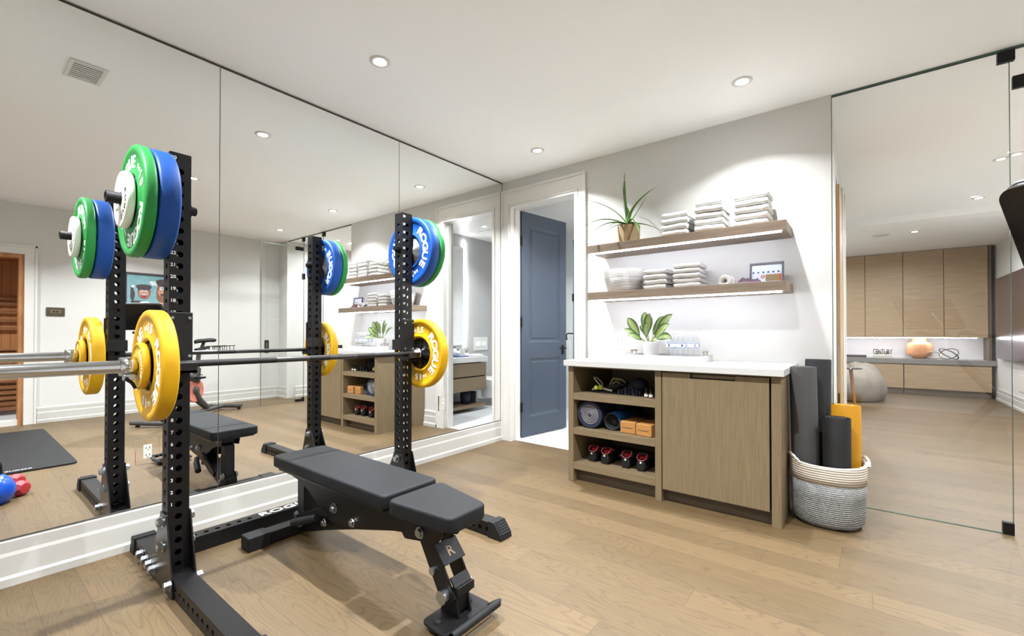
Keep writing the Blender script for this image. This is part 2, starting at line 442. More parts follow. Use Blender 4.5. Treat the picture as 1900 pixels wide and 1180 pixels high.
struct('wall_bathroom_right', MB().box(1.8, 1.9, 0.14, 2.2, 0, 2.64), M['walltile'])
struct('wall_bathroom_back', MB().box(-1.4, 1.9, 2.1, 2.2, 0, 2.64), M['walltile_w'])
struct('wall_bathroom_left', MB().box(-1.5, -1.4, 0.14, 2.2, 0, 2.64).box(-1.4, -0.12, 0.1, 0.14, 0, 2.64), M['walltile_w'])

def base_profile(h=0.2):
    return [(0, 0), (0.03, 0), (0.03, 0.035), (0.02, 0.045), (0.018, h - 0.075), (0.013, h - 0.06), (0.013, h - 0.012), (0.006, h), (0, h)]
def baseboard(name, p0, p1, nrm, h=0.2):
    """extrude the profile from p0 to p1 (2-D), nrm points into the room"""
    p0 = Vector((*p0, 0)); p1 = Vector((*p1, 0)); n = Vector((*nrm, 0))
    prof = base_profile(h); k = len(prof)
    vs = [p0 + n * a + Vector((0, 0, b)) for a, b in prof] + [p1 + n * a + Vector((0, 0, b)) for a, b in prof]
    fs = [(i, (i + 1) % k, k + (i + 1) % k, k + i) for i in range(k)] + [tuple(range(k))[::-1], tuple(range(k, 2 * k))]
    struct(name, MB().add(vs, fs), M['shaded_skirting'])
baseboard('baseboard_left', (-0.008, -5.2), (-0.008, 0.0), (1, 0), 0.207)
baseboard('baseboard_back', (0.996, 0), (2.868, 0), (0, -1), 0.19)
baseboard('baseboard_right', (5.15, -2.96), (5.15, 0), (-1, 0), 0.2)
baseboard('baseboard_media', (4.85, 0.14), (4.85, 7.4), (-1, 0), 0.2)
baseboard('baseboard_corner', (4.86, 0.0), (5.12, 0.0), (0, -1), 0.2)

def casing(name, x0, x1, ztop, w0, w1, y=0.0):
    mb = MB()
    e = 0.0007
    A, B, T = x0 - w0, x1 + w1 * 0.6, ztop + w1
    # flat boards
    mb.box(A, x0, y - 0.018, y + e, 0, T); mb.box(x1, B, y - 0.018, y + e, 0, T); mb.box(x0, x1, y - 0.018, y + e, ztop, T)
    # raised outer back band, lapping over the boards
    mb.box(A - e, A + 0.022, y - 0.030, y - 0.0175, 0.001, T + e); mb.box(B - 0.022, B + 0.003, y - 0.030, y - 0.001, 0.001, T + e)
    mb.box(A + 0.022, B - 0.022, y - 0.030, y - 0.0175, T - 0.022, T + e)
    # inner bead
    mb.box(x0 - 0.018, x0 - 0.002, y - 0.026, y - 0.0175, 0.001, ztop + 0.002); mb.box(x1 + 0.002, x1 + 0.018, y - 0.026, y - 0.0175, 0.001, ztop + 0.002)
    mb.box(x0 - 0.018, x1 + 0.018, y - 0.026, y - 0.0175, ztop + 0.0025, ztop + 0.018)
    # jamb lining and stops
    mb.box(x0 + e, x0 + 0.02, y - 0.017, 0.145, 0, ztop - 0.02); mb.box(x1 - 0.02, x1 - e, y - 0.017, 0.145, 0, ztop - 0.02)
    mb.box(x0 + e, x1 - e, y - 0.017, 0.145, ztop - 0.0195, ztop - e)
    mb.box(x0 + 0.0205, x0 + 0.032, 0.05, 0.098, 0, ztop - 0.021); mb.box(x1 - 0.032, x1 - 0.0205, 0.05, 0.098, 0, ztop - 0.021)
    struct(name, mb, M['trim'])
casing('trim_1', 0.11, 0.912, 2.475, 0.105, 0.165)

# mirror panels on the left wall
for i, (a, b, lab) in enumerate([(-5.1, -2.672, 'tall frameless wall mirror panel nearest the camera, behind the near storage pegs'),
                                 (-2.668, -1.355, 'middle frameless wall mirror panel between the two rack uprights'),
                                 (-1.351, -0.006, 'frameless wall mirror panel next to the bathroom door')]):
    t = thing('wall_mirror', (0, (a + b) / 2, 0.21), lab, 'mirror', 'wall mirror panels')
    part('mirror_glass', MB().box(-0.006, 0.0, a, b, 0.21, 2.728), M['mirror'], t)
    e = MB().box(-0.0065, 0.0006, b, b + 0.0022, 0.21, 2.728).box(-0.0065, 0.002, a, b, 2.728, 2.738).box(-0.0065, 0.004, a, b, 0.2075, 0.2105)
    part('edge_channel', e, M['gasket'], t)

# outlets let into the mirror and wall
def outlet(name, c, axis, label, w=0.075, h=0.125, mat='trim'):
    t = thing(name, c, label, 'outlet')
    x, y, z = c
    def bx(mb, u0, u1, z0, z1, d0, d1):
        if axis == 'x': mb.box(x + d0, x + d1, y + u0, y + u1, z + z0, z + z1)
        elif axis == '-x': mb.box(x - d1, x - d0, y + u0, y + u1, z + z0, z + z1)
        else: mb.box(x + u0, x + u1, y - d1, y - d0, z + z0, z + z1)
    mb = MB(); bx(mb, -w / 2, w / 2, -h / 2, h / 2, 0, 0.006); part('cover_plate', mb, M[mat], t, bevel=0.0015)
    mb = MB(); bx(mb, -0.018, 0.018, -0.035, 0.035, 0.006, 0.008); r = part('receptacle', mb, M['trim'], t)
    for zz in (-0.02, 0.018):
        for (u0, u1, z0, z1) in ((-0.009, -0.006, zz - 0.004, zz + 0.006), (0.006, 0.009, zz - 0.004, zz + 0.006), (-0.002, 0.002, zz - 0.011, zz - 0.007)):
            mb = MB(); bx(mb, u0, u1, z0, z1, 0.008, 0.0088); part('slot', mb, M['hole'], r)
outlet('outlet', (0.0015, -3.005, 0.5), 'x', 'outlet in a mirrored plate on the mirror between the near upright and its reflection', 0.1, 0.135, 'mirror')
outlet('outlet', (0.0015, -0.862, 0.495), 'x', 'outlet in a mirrored plate low on the mirror nearest the bathroom door', 0.1, 0.135, 'mirror')
outlet('outlet', (1.322, 0, 1.055), 'y', 'white wall outlet above the white counter, left of the potted plant')
outlet('outlet', (4.85, 6.45, 0.42), '-x', 'white wall outlet low on the media room wall under the television', 0.08, 0.2)
M_sw = MB().box(4.842, 4.85, 5.75, 6.1, 0.28, 0.52)
solo('vent_cover', M_sw, M['trim'], 'square white cover plate low on the media room wall right of the outlet', 'cover plate', bevel=0.003)

# door (bathroom)
dr = thing('door_1', (0.135, 0.168, 0.012), 'slate blue two panel door standing open into the bathroom', 'door'); dr['kind'] = 'structure'; del dr['category']
DW, DH, DT = 0.745, 2.445, 0.042
ang = math.radians(81.5)
def mkdoor():
    mb = MB()
    # local: u along width (x), thickness y 0..DT (visible face at y=0 side facing -y before rotation), z up
    zs = [0, 0.205, 0.845, 1.02, 2.30, DH]; us = [0, 0.115, DW - 0.115, DW]
    for i in range(3):
        for j in range(5):
            u0, u1, z0, z1 = us[i], us[i + 1], zs[j], zs[j + 1]
            if i == 1 and j in (1, 3):
                for side in (0, 1):
                    def Y(d): return d if side == 0 else DT - d
                    rings = [(0, 0), (0.012, 0.007), (0.022, 0.007), (0.03, 0.011), (0.05, 0.006)]
                    vs = []
                    for (ins, d) in rings:
                        vs += [(u0 + ins, Y(d), z0 + ins), (u1 - ins, Y(d), z0 + ins), (u1 - ins, Y(d), z1 - ins), (u0 + ins, Y(d), z1 - ins)]
                    fs = []
                    for r in range(len(rings) - 1):
                        for q in range(4): fs.append((r * 4 + q, r * 4 + (q + 1) % 4, r * 4 + 4 + (q + 1) % 4, r * 4 + 4 + q))
                    fs.append(tuple((len(rings) - 1) * 4 + q for q in range(4)))
                    if side: fs = [f[::-1] for f in fs]
                    mb.add(vs, fs)
            else:
                for side in (0, 1):
                    y = 0 if side == 0 else DT
                    f = (0, 1, 2, 3) if side == 0 else (3, 2, 1, 0)
                    mb.add([(u0, y, z0), (u1, y, z0), (u1, y, z1), (u0, y, z1)], [f])
    mb.add([(0, 0, 0), (0, DT, 0), (0, DT, DH), (0, 0, DH)], [(3, 2, 1, 0)[::-1]])
    mb.add([(DW, 0, 0), (DW, DT, 0), (DW, DT, DH), (DW, 0, DH)], [(0, 1, 2, 3)])
    mb.add([(0, 0, DH), (DW, 0, DH), (DW, DT, DH), (0, DT, DH)], [(0, 1, 2, 3)])
    mb.add([(0, 0, 0), (DW, 0, 0), (DW, DT, 0), (0, DT, 0)], [(3, 2, 1, 0)])
    return mb
dr.rotation_euler = (0, 0, ang)
OFF[dr.name] = Vector((0, 0, 0))
leaf = part('door_leaf', mkdoor(), M['door'], dr)
mb = MB()
for z in (0.32, 1.24, 2.12):
    mb.box(-0.006, 0.001, -0.012, 0.03, z - 0.052, z + 0.052); mb.cyl((-0.010, -0.010, z - 0.056), (-0.010, -0.010, z + 0.056), 0.0075, 10)
    mb.box(-0.026, -0.008, -0.012, -0.007, z - 0.052, z + 0.052)
for k, z in enumerate((0.32, 1.24, 2.12)):
    q = MB(); q.box(-0.006, 0.001, 0.0, 0.03, z - 0.052, z + 0.052); q.cyl((-0.010, -0.008, z - 0.058), (-0.010, -0.008, z + 0.058), 0.0075, 10)
    q.box(-0.018, 0.0, -0.012, -0.004, z - 0.052, z + 0.052)
    part('hinge', q, M['iron'], dr)
hd = MB()
for sgn in (-1, 1):
    y0 = -0.0 if sgn < 0 else DT
    hd.box(DW - 0.085, DW - 0.045, min(y0, y0 + sgn * 0.006), max(y0, y0 + sgn * 0.006), 0.87, 0.98)
    hd.cyl((DW - 0.065, y0, 0.945), (DW - 0.065, y0 + sgn * 0.05, 0.945), 0.008, 10)
    hd.box(DW - 0.17, DW - 0.057, min(y0 + sgn * 0.042, y0 + sgn * 0.056), max(y0 + sgn * 0.042, y0 + sgn * 0.056), 0.937, 0.953)
part('door_handle', hd, M['iron'], dr, bevel=0.002)

# glass partition
GX0, GX1, GD0, GD1 = 2.872, 4.85, 3.69, 4.30
w1 = thing('window_1', (0, 0, 0), 'fixed clear glass panel between the gym and the media room', 'glass'); w1['kind'] = 'structure'; del w1['category']
part('glass_pane', MB().add([(GX0, 0.02, 0.004), (GD0 - 0.004, 0.02, 0.004), (GD0 - 0.004, 0.02, 2.73), (GX0, 0.02, 2.73)], [(0, 1, 2, 3)]), M['glass'], w1)
part('glass_pane', MB().add([(GD0, 0.02, 2.56), (GD1, 0.02, 2.56), (GD1, 0.02, 2.73), (GD0, 0.02, 2.73)], [(0, 1, 2, 3)]), M['glass'], w1)
part('glass_pane', MB().add([(GD1 + 0.004, 0.02, 0.004), (GX1, 0.02, 0.004), (GX1, 0.02, 2.73), (GD1 + 0.004, 0.02, 2.73)], [(0, 1, 2, 3)]), M['glass'], w1)
e = MB().box(GX0 - 0.004, GX0, 0.012, 0.028, 0, 2.735).box(GX0, GX1, 0.012, 0.015, 2.73, 2.743).box(GX0, GX1, 0.025, 0.028, 2.73, 2.743)
e.box(GX0, GD0, 0.014, 0.026, 0, 0.004).box(GD1, GX1, 0.014, 0.026, 0, 0.004)
e.box(GD0 - 0.006, GD0 - 0.003, 0.015, 0.025, 0, 2.73).box(GD1 + 0.002, GD1 + 0.005, 0.015, 0.025, 0, 2.73)
part('glass_edge', e, M['glass_edge'], w1)
for (a, b, z0, z1) in [(GD0 - 0.052, GD0 + 0.018, 2.665, 2.73), (GD1 - 0.018, GD1 + 0.05, 2.665, 2.73), (GD0 - 0.048, GD0 - 0.002, 0.005, 0.07), (GD1 + 0.002, GD1 + 0.05, 0.005, 0.07), (GD1 - 0.02, GD1 + 0.045, 2.03, 2.13)]:
    part('patch_fitting', MB().box(a, b, 0.004, 0.036, z0, z1), M['iron'], w1, bevel=0.004)
d2 = thing('door_2', (0, 0, 0), 'clear glass door swung open into the gym with a black ladder pull', 'door'); d2['kind'] = 'structure'; del d2['category']
part('door_leaf', MB().add([(4.28, -0.005, 0.012), (4.28, -0.662, 0.012), (4.28, -0.662, 2.55), (4.28, -0.005, 2.55)], [(0, 1, 2, 3)]), M['glass'], d2)
part('glass_edge', MB().box(4.274, 4.286, -0.667, -0.662, 0.012, 2.55).box(4.276, 4.284, -0.662, -0.005, 2.55, 2.553), M['glass_edge'], d2)
h = MB()
for xs in (4.262, 4.298):
    h.box(xs - 0.006, xs + 0.006, -0.60, -0.59, 0.83, 1.02).box(xs - 0.006, xs + 0.006, -0.565, -0.555, 0.83, 1.02)
    for z in (0.83, 0.862, 0.99, 1.02): h.box(xs - 0.006, xs + 0.006, -0.60, -0.555, z - 0.005, z + 0.005)
h.box(4.262, 4.298, -0.585, -0.57, 0.84, 0.85).box(4.262, 4.298, -0.585, -0.57, 1.0, 1.01)
part('pull_handle', h, M['iron'], d2)
for (z0, z1) in ((2.50, 2.56), (0.012, 0.05)):
    part('patch_fitting', MB().box(4.264, 4.296, -0.13, -0.004, z0, z1), M['iron'], d2, bevel=0.003)
part('patch_fitting', MB().box(GD0 + 0.006, GD0 + 0.14, 0.004, 0.036, 2.505, 2.575), M['iron'], w1, bevel=0.004)

# ================================================================== CEILING LIGHTS
def downlight(x, y, z, watts, label, group, r=0.036, spread=122):
    t = thing('recessed_downlight', (x, y, z), label, 'ceiling light', group)
    part('trim_ring', MB().lathe([(r + 0.024, 0.0), (r + 0.024, -0.004), (r + 0.004, -0.007), (r, -0.003), (r - 0.004, -0.0015)], 28, mx=Matrix.Translation((x, y, z))), M['trim'], t)
    part('lens', MB().lathe([(r - 0.003, -0.0018), (0.001, -0.0018)], 28, mx=Matrix.Translation((x, y, z))), M['bulb'], t)
    ld = bpy.data.lights.new('downlight_lamp', 'AREA'); ld.shape = 'DISK'; ld.size = 0.05; ld.energy = watts
    ld.color = (0.91, 0.955, 1.0); ld.spread = math.radians(spread)
    lo = bpy.data.objects.new('downlight_lamp', ld); COL.objects.link(lo); lo.parent = t; lo.location = (0, 0, -0.012)
    return t
rows = [('nearest the bathroom door', -0.47), ('in the middle row', -2.10), ('in the row by the camera', -3.75)]
cols = [('in the row along the mirror', 0.785), ('in the centre row of the gym', 2.43), ('in the row above the exercise bike', 4.085)]
for (lc, x) in cols:
    for (lr, y) in rows:
        if x == 2.43 and y == -3.75: y = -3.9
        if x == 2.43 and y == -0.47: y = -0.545
        pw = GYM_W * {0: 0.62, 1: 1.1, 2: 0.85}[[r_[0] for r_ in rows].index(lr)] * (0.8 if x > 4 else 1.0)
        if x == 2.43 and y > -1: pw *= 0.75
        if x < 1 and y > -1: pw *= 1.7
        downlight(x, y, H, pw, 'gym ceiling downlight %s, %s' % (lc, lr), 'gym ceiling downlights')
for (x, y, l) in [(4.045, 2.33, 'media room downlight of the pair, left one'), (4.13, 2.25, 'media room downlight of the pair, right one')]:
    downlight(x, y, H, MEDIA_W / 2, l, 'media room downlights', 0.03)
for (x, y, l) in [(4.13, 3.9, 'single media room downlight before the dropped ceiling'), (4.15, 0.77, 'media room downlight close behind the glass at the right')]:
    downlight(x, y, H, MEDIA_W, l, 'media room downlights', spread=165)
for (x, y, l) in [(3.66, 5.3, 'small downlight in the lower media room ceiling above the oak cabinets'), (2.4, 5.6, 'downlight in the lower media room ceiling over the beanbag')]:
    downlight(x, y, 2.66, MEDIA_W * 0.9, l, 'media room downlights', spread=170)
for (x, y, l) in [(1.15, 1.0, 'bathroom downlight in front of the vanity'), (-0.3, 1.0, 'bathroom downlight by the shower')]:
    downlight(x, y, 2.64, BATH_W, l, 'bathroom downlights')
sp = MB().lathe([(0.11, 0), (0.11, -0.004), (0.1, -0.008), (0.001, -0.009)], 32, mx=Matrix.Translation((3.27, 5.3, 2.66)))
solo('ceiling_speaker', sp, M['trim'], 'round white ceiling speaker grille in the lower media room ceiling', 'speaker')

v = thing('ceiling_vent', (0.735, -3.155, H), 'white louvred air vent in the ceiling, seen in the mirror', 'vent')
part('frame', MB().box(0.60, 0.87, -3.24, -3.22, H - 0.008, H).box(0.60, 0.87, -3.09, -3.07, H - 0.008, H).box(0.60, 0.62, -3.22, -3.09, H - 0.008, H).box(0.85, 0.87, -3.22, -3.09, H - 0.008, H), M['trim'], v, bevel=0.002)
part('duct_opening', MB().box(0.62, 0.85, -3.22, -3.09, H - 0.001, H - 0.0005), M['vent_dark'], v)
for k in range(8):
    x = 0.628 + k * 0.0285
    part('louvre', MB().box(x, x + 0.014, -3.22, -3.09, H - 0.006, H - 0.002), M['trim'], v)

# ================================================================== SQUAT RACK
UX0, UX1 = 0.545, 0.625; UC = 0.585; NY, FY = -3.033, -1.768; UW = 0.08; HP = 0.053
def perf_tube(mb, length, w, first, pitch, hr, mx, count=999, faces=(0, 1, 2, 3), th=0.006):
    """square tube along local z with round holes"""
    cells = []; z = first - pitch / 2; c = 0
    while z + pitch <= length + 1e-6 and c < count: cells.append(z); z += pitch; c += 1
    for fi in range(4):
        rot = Matrix.Rotation(fi * PI / 2, 4, 'Z')
        for lay, (hw, fl_) in enumerate(((w / 2, False), (w / 2 - th, True))):
            def P(u, z): return rot @ Vector((hw, u, z))
            a = w / 2 if lay == 0 else w / 2 - th
            if cells and fi in faces:
                mb.add([P(-a, 0), P(a, 0), P(a, cells[0]), P(-a, cells[0])], [(3, 2, 1, 0) if fl_ else (0, 1, 2, 3)], 0, False, mx)
                zt = cells[-1] + pitch
                mb.add([P(-a, zt), P(a, zt), P(a, length), P(-a, length)], [(3, 2, 1, 0) if fl_ else (0, 1, 2, 3)], 0, False, mx)
                for z0 in cells:
                    zc = z0 + pitch / 2; vs = []
                    for j in range(16):
                        t = 2 * PI * j / 16; cc, ss = math.cos(t), math.sin(t); m_ = max(abs(cc), abs(ss))
                        vs.append(P(cc / m_ * a, zc + ss / m_ * pitch / 2))
                    for j in range(16):
                        t = 2 * PI * j / 16; vs.append(P(math.cos(t) * hr, zc + math.sin(t) * hr))
                    fs = [(j, (j + 1) % 16, 16 + (j + 1) % 16, 16 + j) for j in range(16)]
                    if fl_: fs = [f[::-1] for f in fs]
                    if lay == 0:
                        for j in range(16):
                            t = 2 * PI * j / 16; vs.append(rot @ Vector((hw - th, math.cos(t) * hr, zc + math.sin(t) * hr)))
                        fs += [(16 + j, 16 + (j + 1) % 16, 32 + (j + 1) % 16, 32 + j) for j in range(16)]
                    mb.add(vs, fs, 0, False, mx)
            else:
                mb.add([P(-a, 0), P(a, 0), P(a, length), P(-a, length)], [(3, 2, 1, 0) if fl_ else (0, 1, 2, 3)], 0, False, mx)
    return mb
def bolt(name, parent, c, axis, d, r=0.019, L=0.022, shank=0.012, m='zinc'):
    q = MB(); hexbolt(q, c, axis, d, r, L, shank); return part(name, q, M[m], parent)
def hexbolt(mb, c, axis, d, r=0.019, L=0.022, shank=0.012):
    """bolt head with a washer; axis in 'xyz', d = direction sign"""
    ax = {'x': Vector((1, 0, 0)), 'y': Vector((0, 1, 0)), 'z': Vector((0, 0, 1))}[axis] * d
    c = Vector(c)
    mb.tube([c, c + ax * 0.004], r * 1.25, 18, 0); mb.tube([c + ax * 0.004, c + ax * L], r, 6, 0, sm=False)
    mb.tube([c + ax * L, c + ax * (L + 0.002)], r * 0.75, 10, 0)

rack = thing('squat_rack', (UC, (NY + FY) / 2, 0), 'black perforated steel squat rack with two uprights in front of the mirror', 'squat rack')
for k, yc in enumerate((NY, FY)):
    side = 'near' if k == 0 else 'far'
    out = -1 if k == 0 else 1
    mb = MB(); perf_tube(mb, 1.937, UW, 0.106, HP, 0.0135, Matrix.Translation((UC, yc, 0.0)), count=34)
    mb.box(UX0 + 0.001, UX1 - 0.001, yc - 0.039, yc + 0.039, 1.931, 1.937)
    up = part('upright', mb, M['black'], rack, label='%s upright' % side)
    nb = MB()
    for n in range(1, 31):
        add_text(nb, str(n), 0.021, (UX1 + 0.0008, yc - 0.026, 0.369 + (n - 1) * HP), (0, 1, 0), (0, 0, 1), 0.01)
    part('height_numbers', nb, M['lettering'], up)
    # foot beam along x
    fb = MB(); R = Matrix.Translation((0.075, yc, 0.0405)) @ Matrix.Rotation(PI / 2, 4, 'Y')
    perf_tube(fb, 1.335, 0.079, 0.08, HP, 0.0125, R, count=24, faces=(1, 3))
    part('foot_beam', fb, M['black'], rack, label='%s foot beam' % side)
    for (xa, xb, s) in ((0.045, 0.105, -1), (1.385, 1.47, 1)):
        cp = MB()
        if s > 0: poly = [(xa, 0.0), (xb + 0.01, 0.0), (xb + 0.005, 0.03), (xb - 0.04, 0.088), (xa, 0.088)]
        else: poly = [(xb, 0.0), (xb, 0.088), (xa + 0.012, 0.088), (xa - 0.018, 0.012), (xa - 0.018, 0.0)]
        cp.prism(poly, yc - 0.047, yc + 0.047, 'y')
        if s > 0:
            for q in range(6):
                f = q / 5.0; px = xb + 0.003 - 0.043 * f; pz = 0.033 + 0.055 * f
                cp.cyl((px, yc - 0.036, pz), (px, yc + 0.036, pz), 0.0048, 8)
        part('rubber_end_cap', cp, M['rubber'], rack, bevel=0.004)
    for s in (-1, 1):
        g = MB(); yy = yc + s * 0.041
        poly = [(UX0 + 0.002, 0.335), (UX1 + 0.004, 0.335), (0.722, 0.02), (0.722, 0.004), (0.40, 0.004), (0.40, 0.05), (UX0 - 0.01, 0.30)]
        g.prism(poly, min(yy, yy + s * 0.006), max(yy, yy + s * 0.006), 'y')
        part('gusset_plate', g, M['blacksat'], rack, bevel=0.0015)
        yb = yc + s * 0.047
        for (bx_, bz) in [(UC, 0.298), (UC + 0.004, 0.19), (0.695, 0.055), (0.46, 0.05)]:
            bolt('bolt', rack, (bx_, yb, bz), 'y', s)
    # bolts of the cross member, on the outer side of the foot
    for bx_ in (0.235, 0.32, 0.39): bolt('bolt', rack, (bx_, yc + out * 0.0405, 0.05), 'y', out, 0.019, 0.024)
    # storage peg
    py = yc + out * 0.04
    pg = MB(); PZ = 1.695
    pg.lathe([(0.0125, 0), (0.024, 0), (0.024, 0.205), (0.019, 0.207), (0.019, 0.19), (0.001, 0.19)], 24, 0,
             mx=Matrix.Translation((UC, py, PZ)) @ Matrix.Rotation(PI / 2 if out < 0 else -PI / 2, 4, 'X'))
    part('storage_peg', pg, M['rubber'], rack)
    b = MB(); hexbolt(b, (UC, yc - out * 0.04, PZ), 'y', -out, 0.02, 0.03)
    b.cyl((UC, yc - out * 0.0405, PZ), (UC, yc - out * 0.052, PZ), 0.027, 6)
    part('peg_bolt', b, M['iron'], rack)
    # j-cup
    j = MB()
    j.box(UX1 + 0.001, UX1 + 0.014, yc - 0.046, yc + 0.046, 0.958, 1.225)
    j.box(UX1 + 0.001, UX1 + 0.080, yc - 0.046, yc + 0.046, 0.955, 0.972)
    j.box(UX1 + 0.066, UX1 + 0.080, yc - 0.046, yc + 0.046, 0.955, 1.005)
    j.box(UX0 - 0.01, UX1 + 0.002, yc - out * 0.0405 - 0.007 * (out > 0), yc - out * 0.0405 + 0.007 * (out < 0), 1.02, 1.09)
    j.box(UX0 - 0.018, UX0 - 0.002, yc - 0.048, yc + 0.048, 1.02, 1.09)
    jo = part('bar_cup', j, M['blacksat'], rack, bevel=0.004)
    u = MB().box(UX1 + 0.014, UX1 + 0.020, yc - 0.043, yc + 0.043, 0.975, 1.215).box(UX1 + 0.02, UX1 + 0.066, yc - 0.043, yc + 0.043, 0.972, 0.9795)
    part('plastic_liner', u, M['rubber'], jo)
    for yy in (-0.032, 0.032):
        for zz in (1.03, 1.2): part('screw', MB().cyl((UX1 + 0.02, yc + yy, zz), (UX1 + 0.0225, yc + yy, zz), 0.0065, 10), M['zinc'], jo)
cm = MB(); R = Matrix.Translation((0.28, NY + 0.04, 0.0405)) @ Matrix.Rotation(-PI / 2, 4, 'X')
perf_tube(cm, FY - NY - 0.08, 0.079, 0.07, HP, 0.0125, R, count=7, faces=(1, 3))
xm = part('cross_beam', cm, M['black'], rack)
tx = MB(); add_text(tx, 'ROGUE', 0.072, (0.302, -2.39, 0.0815), (0, 1, 0), (-1, 0, 0), 0.02, sx=1.35)
part('brand_lettering', tx, M['lettering'], xm)

# ================================================================== PLATES
def arc_text(mb, s, R, size, a0, step, y, face, off=0.02, sx=1.25, ext=0.02):
    """letters along a circle in the x-z plane; a = clockwise angle seen from the reading side; face -1 = read from -y"""
    for i, ch in enumerate(s):
        a = math.radians(a0 + step * i)
        rx = (math.cos(a), -math.sin(a)); ux = (math.sin(a), math.cos(a))
        m = 1 if face < 0 else -1
        o = (m * ux[0] * R, y, ux[1] * R)
        add_text(mb, ch, size, o, (m * rx[0], 0, rx[1]), (m * ux[0], 0, ux[1]), off, ext, 0, sx)
def plate_mesh(R, th, kind):
    h = th / 2
    mb = MB()
    if kind == 'bumper':
        k = R / 0.233
        half = [(0.105 * k, h - 0.010), (0.113 * k, h - 0.003), (0.122 * k, h - 0.003), (0.126 * k, h - 0.008), (0.196 * k, h - 0.008), (0.203 * k, h - 0.002), (0.223 * k, h - 0.001), (R - 0.003, h - 0.005), (R, h - 0.011)]
        prof = [(r, -z) for r, z in half] + [(r, z) for r, z in half[::-1]] + [(0.105 * k, h - 0.010), (0.105 * k, -(h - 0.010))]
    else:
        half = [(0.030, h - 0.002), (0.052, h), (0.056, h - 0.004), (R * 0.86, h - 0.004), (R * 0.9, h), (R - 0.004, h - 0.001), (R, h - 0.006)]
        prof = [(r, -z) for r, z in half] + [(r, z) for r, z in half[::-1]] + [(0.030, h - 0.002), (0.030, -(h - 0.002))]
    return mb.lathe(prof, 64, axis='y')
def make_plate(name, R, th, kind, mat, hub, number, label, group, letters='lettering'):
    t = thing(name, (0, 0, 0), label, 'weight plate', group)
    part('rubber_disc', plate_mesh(R, th, kind), M[mat], t)
    h = th / 2
    if kind == 'bumper':
        k = R / 0.233
        q = MB().lathe([(0.026, -h + 0.004), (0.040, -h + 0.004), (0.042, -h + 0.014), (0.1045 * k, -h + 0.012), (0.1045 * k, h - 0.012), (0.042, h - 0.014), (0.040, h - 0.004), (0.026, h - 0.004), (0.026, -h + 0.004)], 48, axis='y')
        part('steel_hub', q, M[hub], t)
        tx = MB()
        for f in (-1, 1):
            y = f * (h - 0.0075)
            arc_text(tx, 'ROGUE', 0.139 * k, 0.070 * k, 40, 21, y, f, off=0.03); arc_text(tx, 'ROGUE', 0.139 * k, 0.070 * k, 220, 21, y, f, off=0.03)
            arc_text(tx, number, 0.140 * k, 0.056 * k, -12, 14, y, f, sx=1.0, off=0.03); arc_text(tx, number, 0.140 * k, 0.056 * k, 168, 14, y, f, sx=1.0, off=0.03)
            arc_text(tx, 'KG', 0.150 * k, 0.026 * k, -31, 8, y, f, sx=1.1); arc_text(tx, 'KG', 0.150 * k, 0.026 * k, 149, 8, y, f, sx=1.1)
    else:
        tx = MB()
        for f in (-1, 1):
            y = f * (h - 0.0035)
            arc_text(tx, 'ROGUE', 0.066 * R / 0.118, 0.030, 30, 25, y, f); arc_text(tx, number + 'KG', 0.066 * R / 0.118, 0.026, 205, 24, y, f)
    part('lettering', tx, M[letters], t)
    return t
def put(t, x, y, z, roll=0.0):
    t.location = (x, y, z); t.rotation_euler = (0, math.radians(roll), 0); OFF[t.name] = Vector((x, y, z)); return t
BX, BZ = 0.661, 0.9955       # bar axis
R45 = 0.234
inn = 0.674                   # |y| of the outer faces of the uprights, from the rack centre
yc0 = (NY + FY) / 2
# on the bar
shoulder = 0.700
yp = make_plate('bumper_plate', R45, 0.062, 'bumper', 'yellow', 'hub_dark', '15', 'yellow 15 kg bumper plate on the barbell end nearest the camera', 'yellow plates on the barbell')
put(yp, BX, yc0 - shoulder - 0.031, BZ, 18)
yp2 = copy_tree(yp, (BX, yc0 + shoulder + 0.031, BZ), 'yellow 15 kg bumper plate on the far barbell end beside the bathroom door'); yp2.rotation_euler = (0, math.radians(8), 0)
sp1 = make_plate('change_plate', 0.097, 0.028, 'disc', 'yellow', '', '1.5', 'small yellow change plate against the near yellow bumper plate', 'small yellow change plates', 'lettering')
put(sp1, BX, yc0 - shoulder - 0.062 - 0.0145, BZ)
sp2 = copy_tree(sp1, (BX, yc0 + shoulder + 0.062 + 0.0145, BZ), 'small yellow change plate behind the far yellow bumper plate')
# on the storage pegs
PZ = 1.695 - 0.003
bp = make_plate('bumper_plate', R45, 0.078, 'bumper', 'blue', 'hub_grey', '20', 'blue 20 kg bumper plate on the near storage peg, against the upright', 'blue plates on the storage pegs')
put(bp, UC, NY - 0.042 - 0.041, PZ, 25)
bp2 = copy_tree(bp, (UC, FY + 0.042 + 0.041, PZ), 'blue 20 kg bumper plate on the far storage peg, against the upright'); bp2.rotation_euler = (0, math.radians(2), 0)
gp = make_plate('bumper_plate', R45 + 0.002, 0.046, 'bumper', 'green', 'grey_metal', '10', 'green 10 kg bumper plate on the near storage peg between blue and white plates', 'green plates on the storage pegs')
put(gp, UC, NY - 0.082 - 0.041 - 0.0235, PZ, 70)
gp2 = copy_tree(gp, (UC, FY + 0.082 + 0.041 + 0.0235, PZ), 'green 10 kg bumper plate behind the blue one on the far storage peg')
wp = make_plate('change_plate', 0.118, 0.030, 'disc', 'white_r', '', '5', 'small white 5 kg plate on the near storage peg in front of the green plate', 'small white plates on the storage pegs', 'dark_letter')
put(wp, UC, NY - 0.147 - 0.023 - 0.0155, PZ, 40)
wp2 = copy_tree(wp, (UC, FY + 0.147 + 0.023 + 0.0155, PZ), 'small white 5 kg plate outermost on the far storage peg')

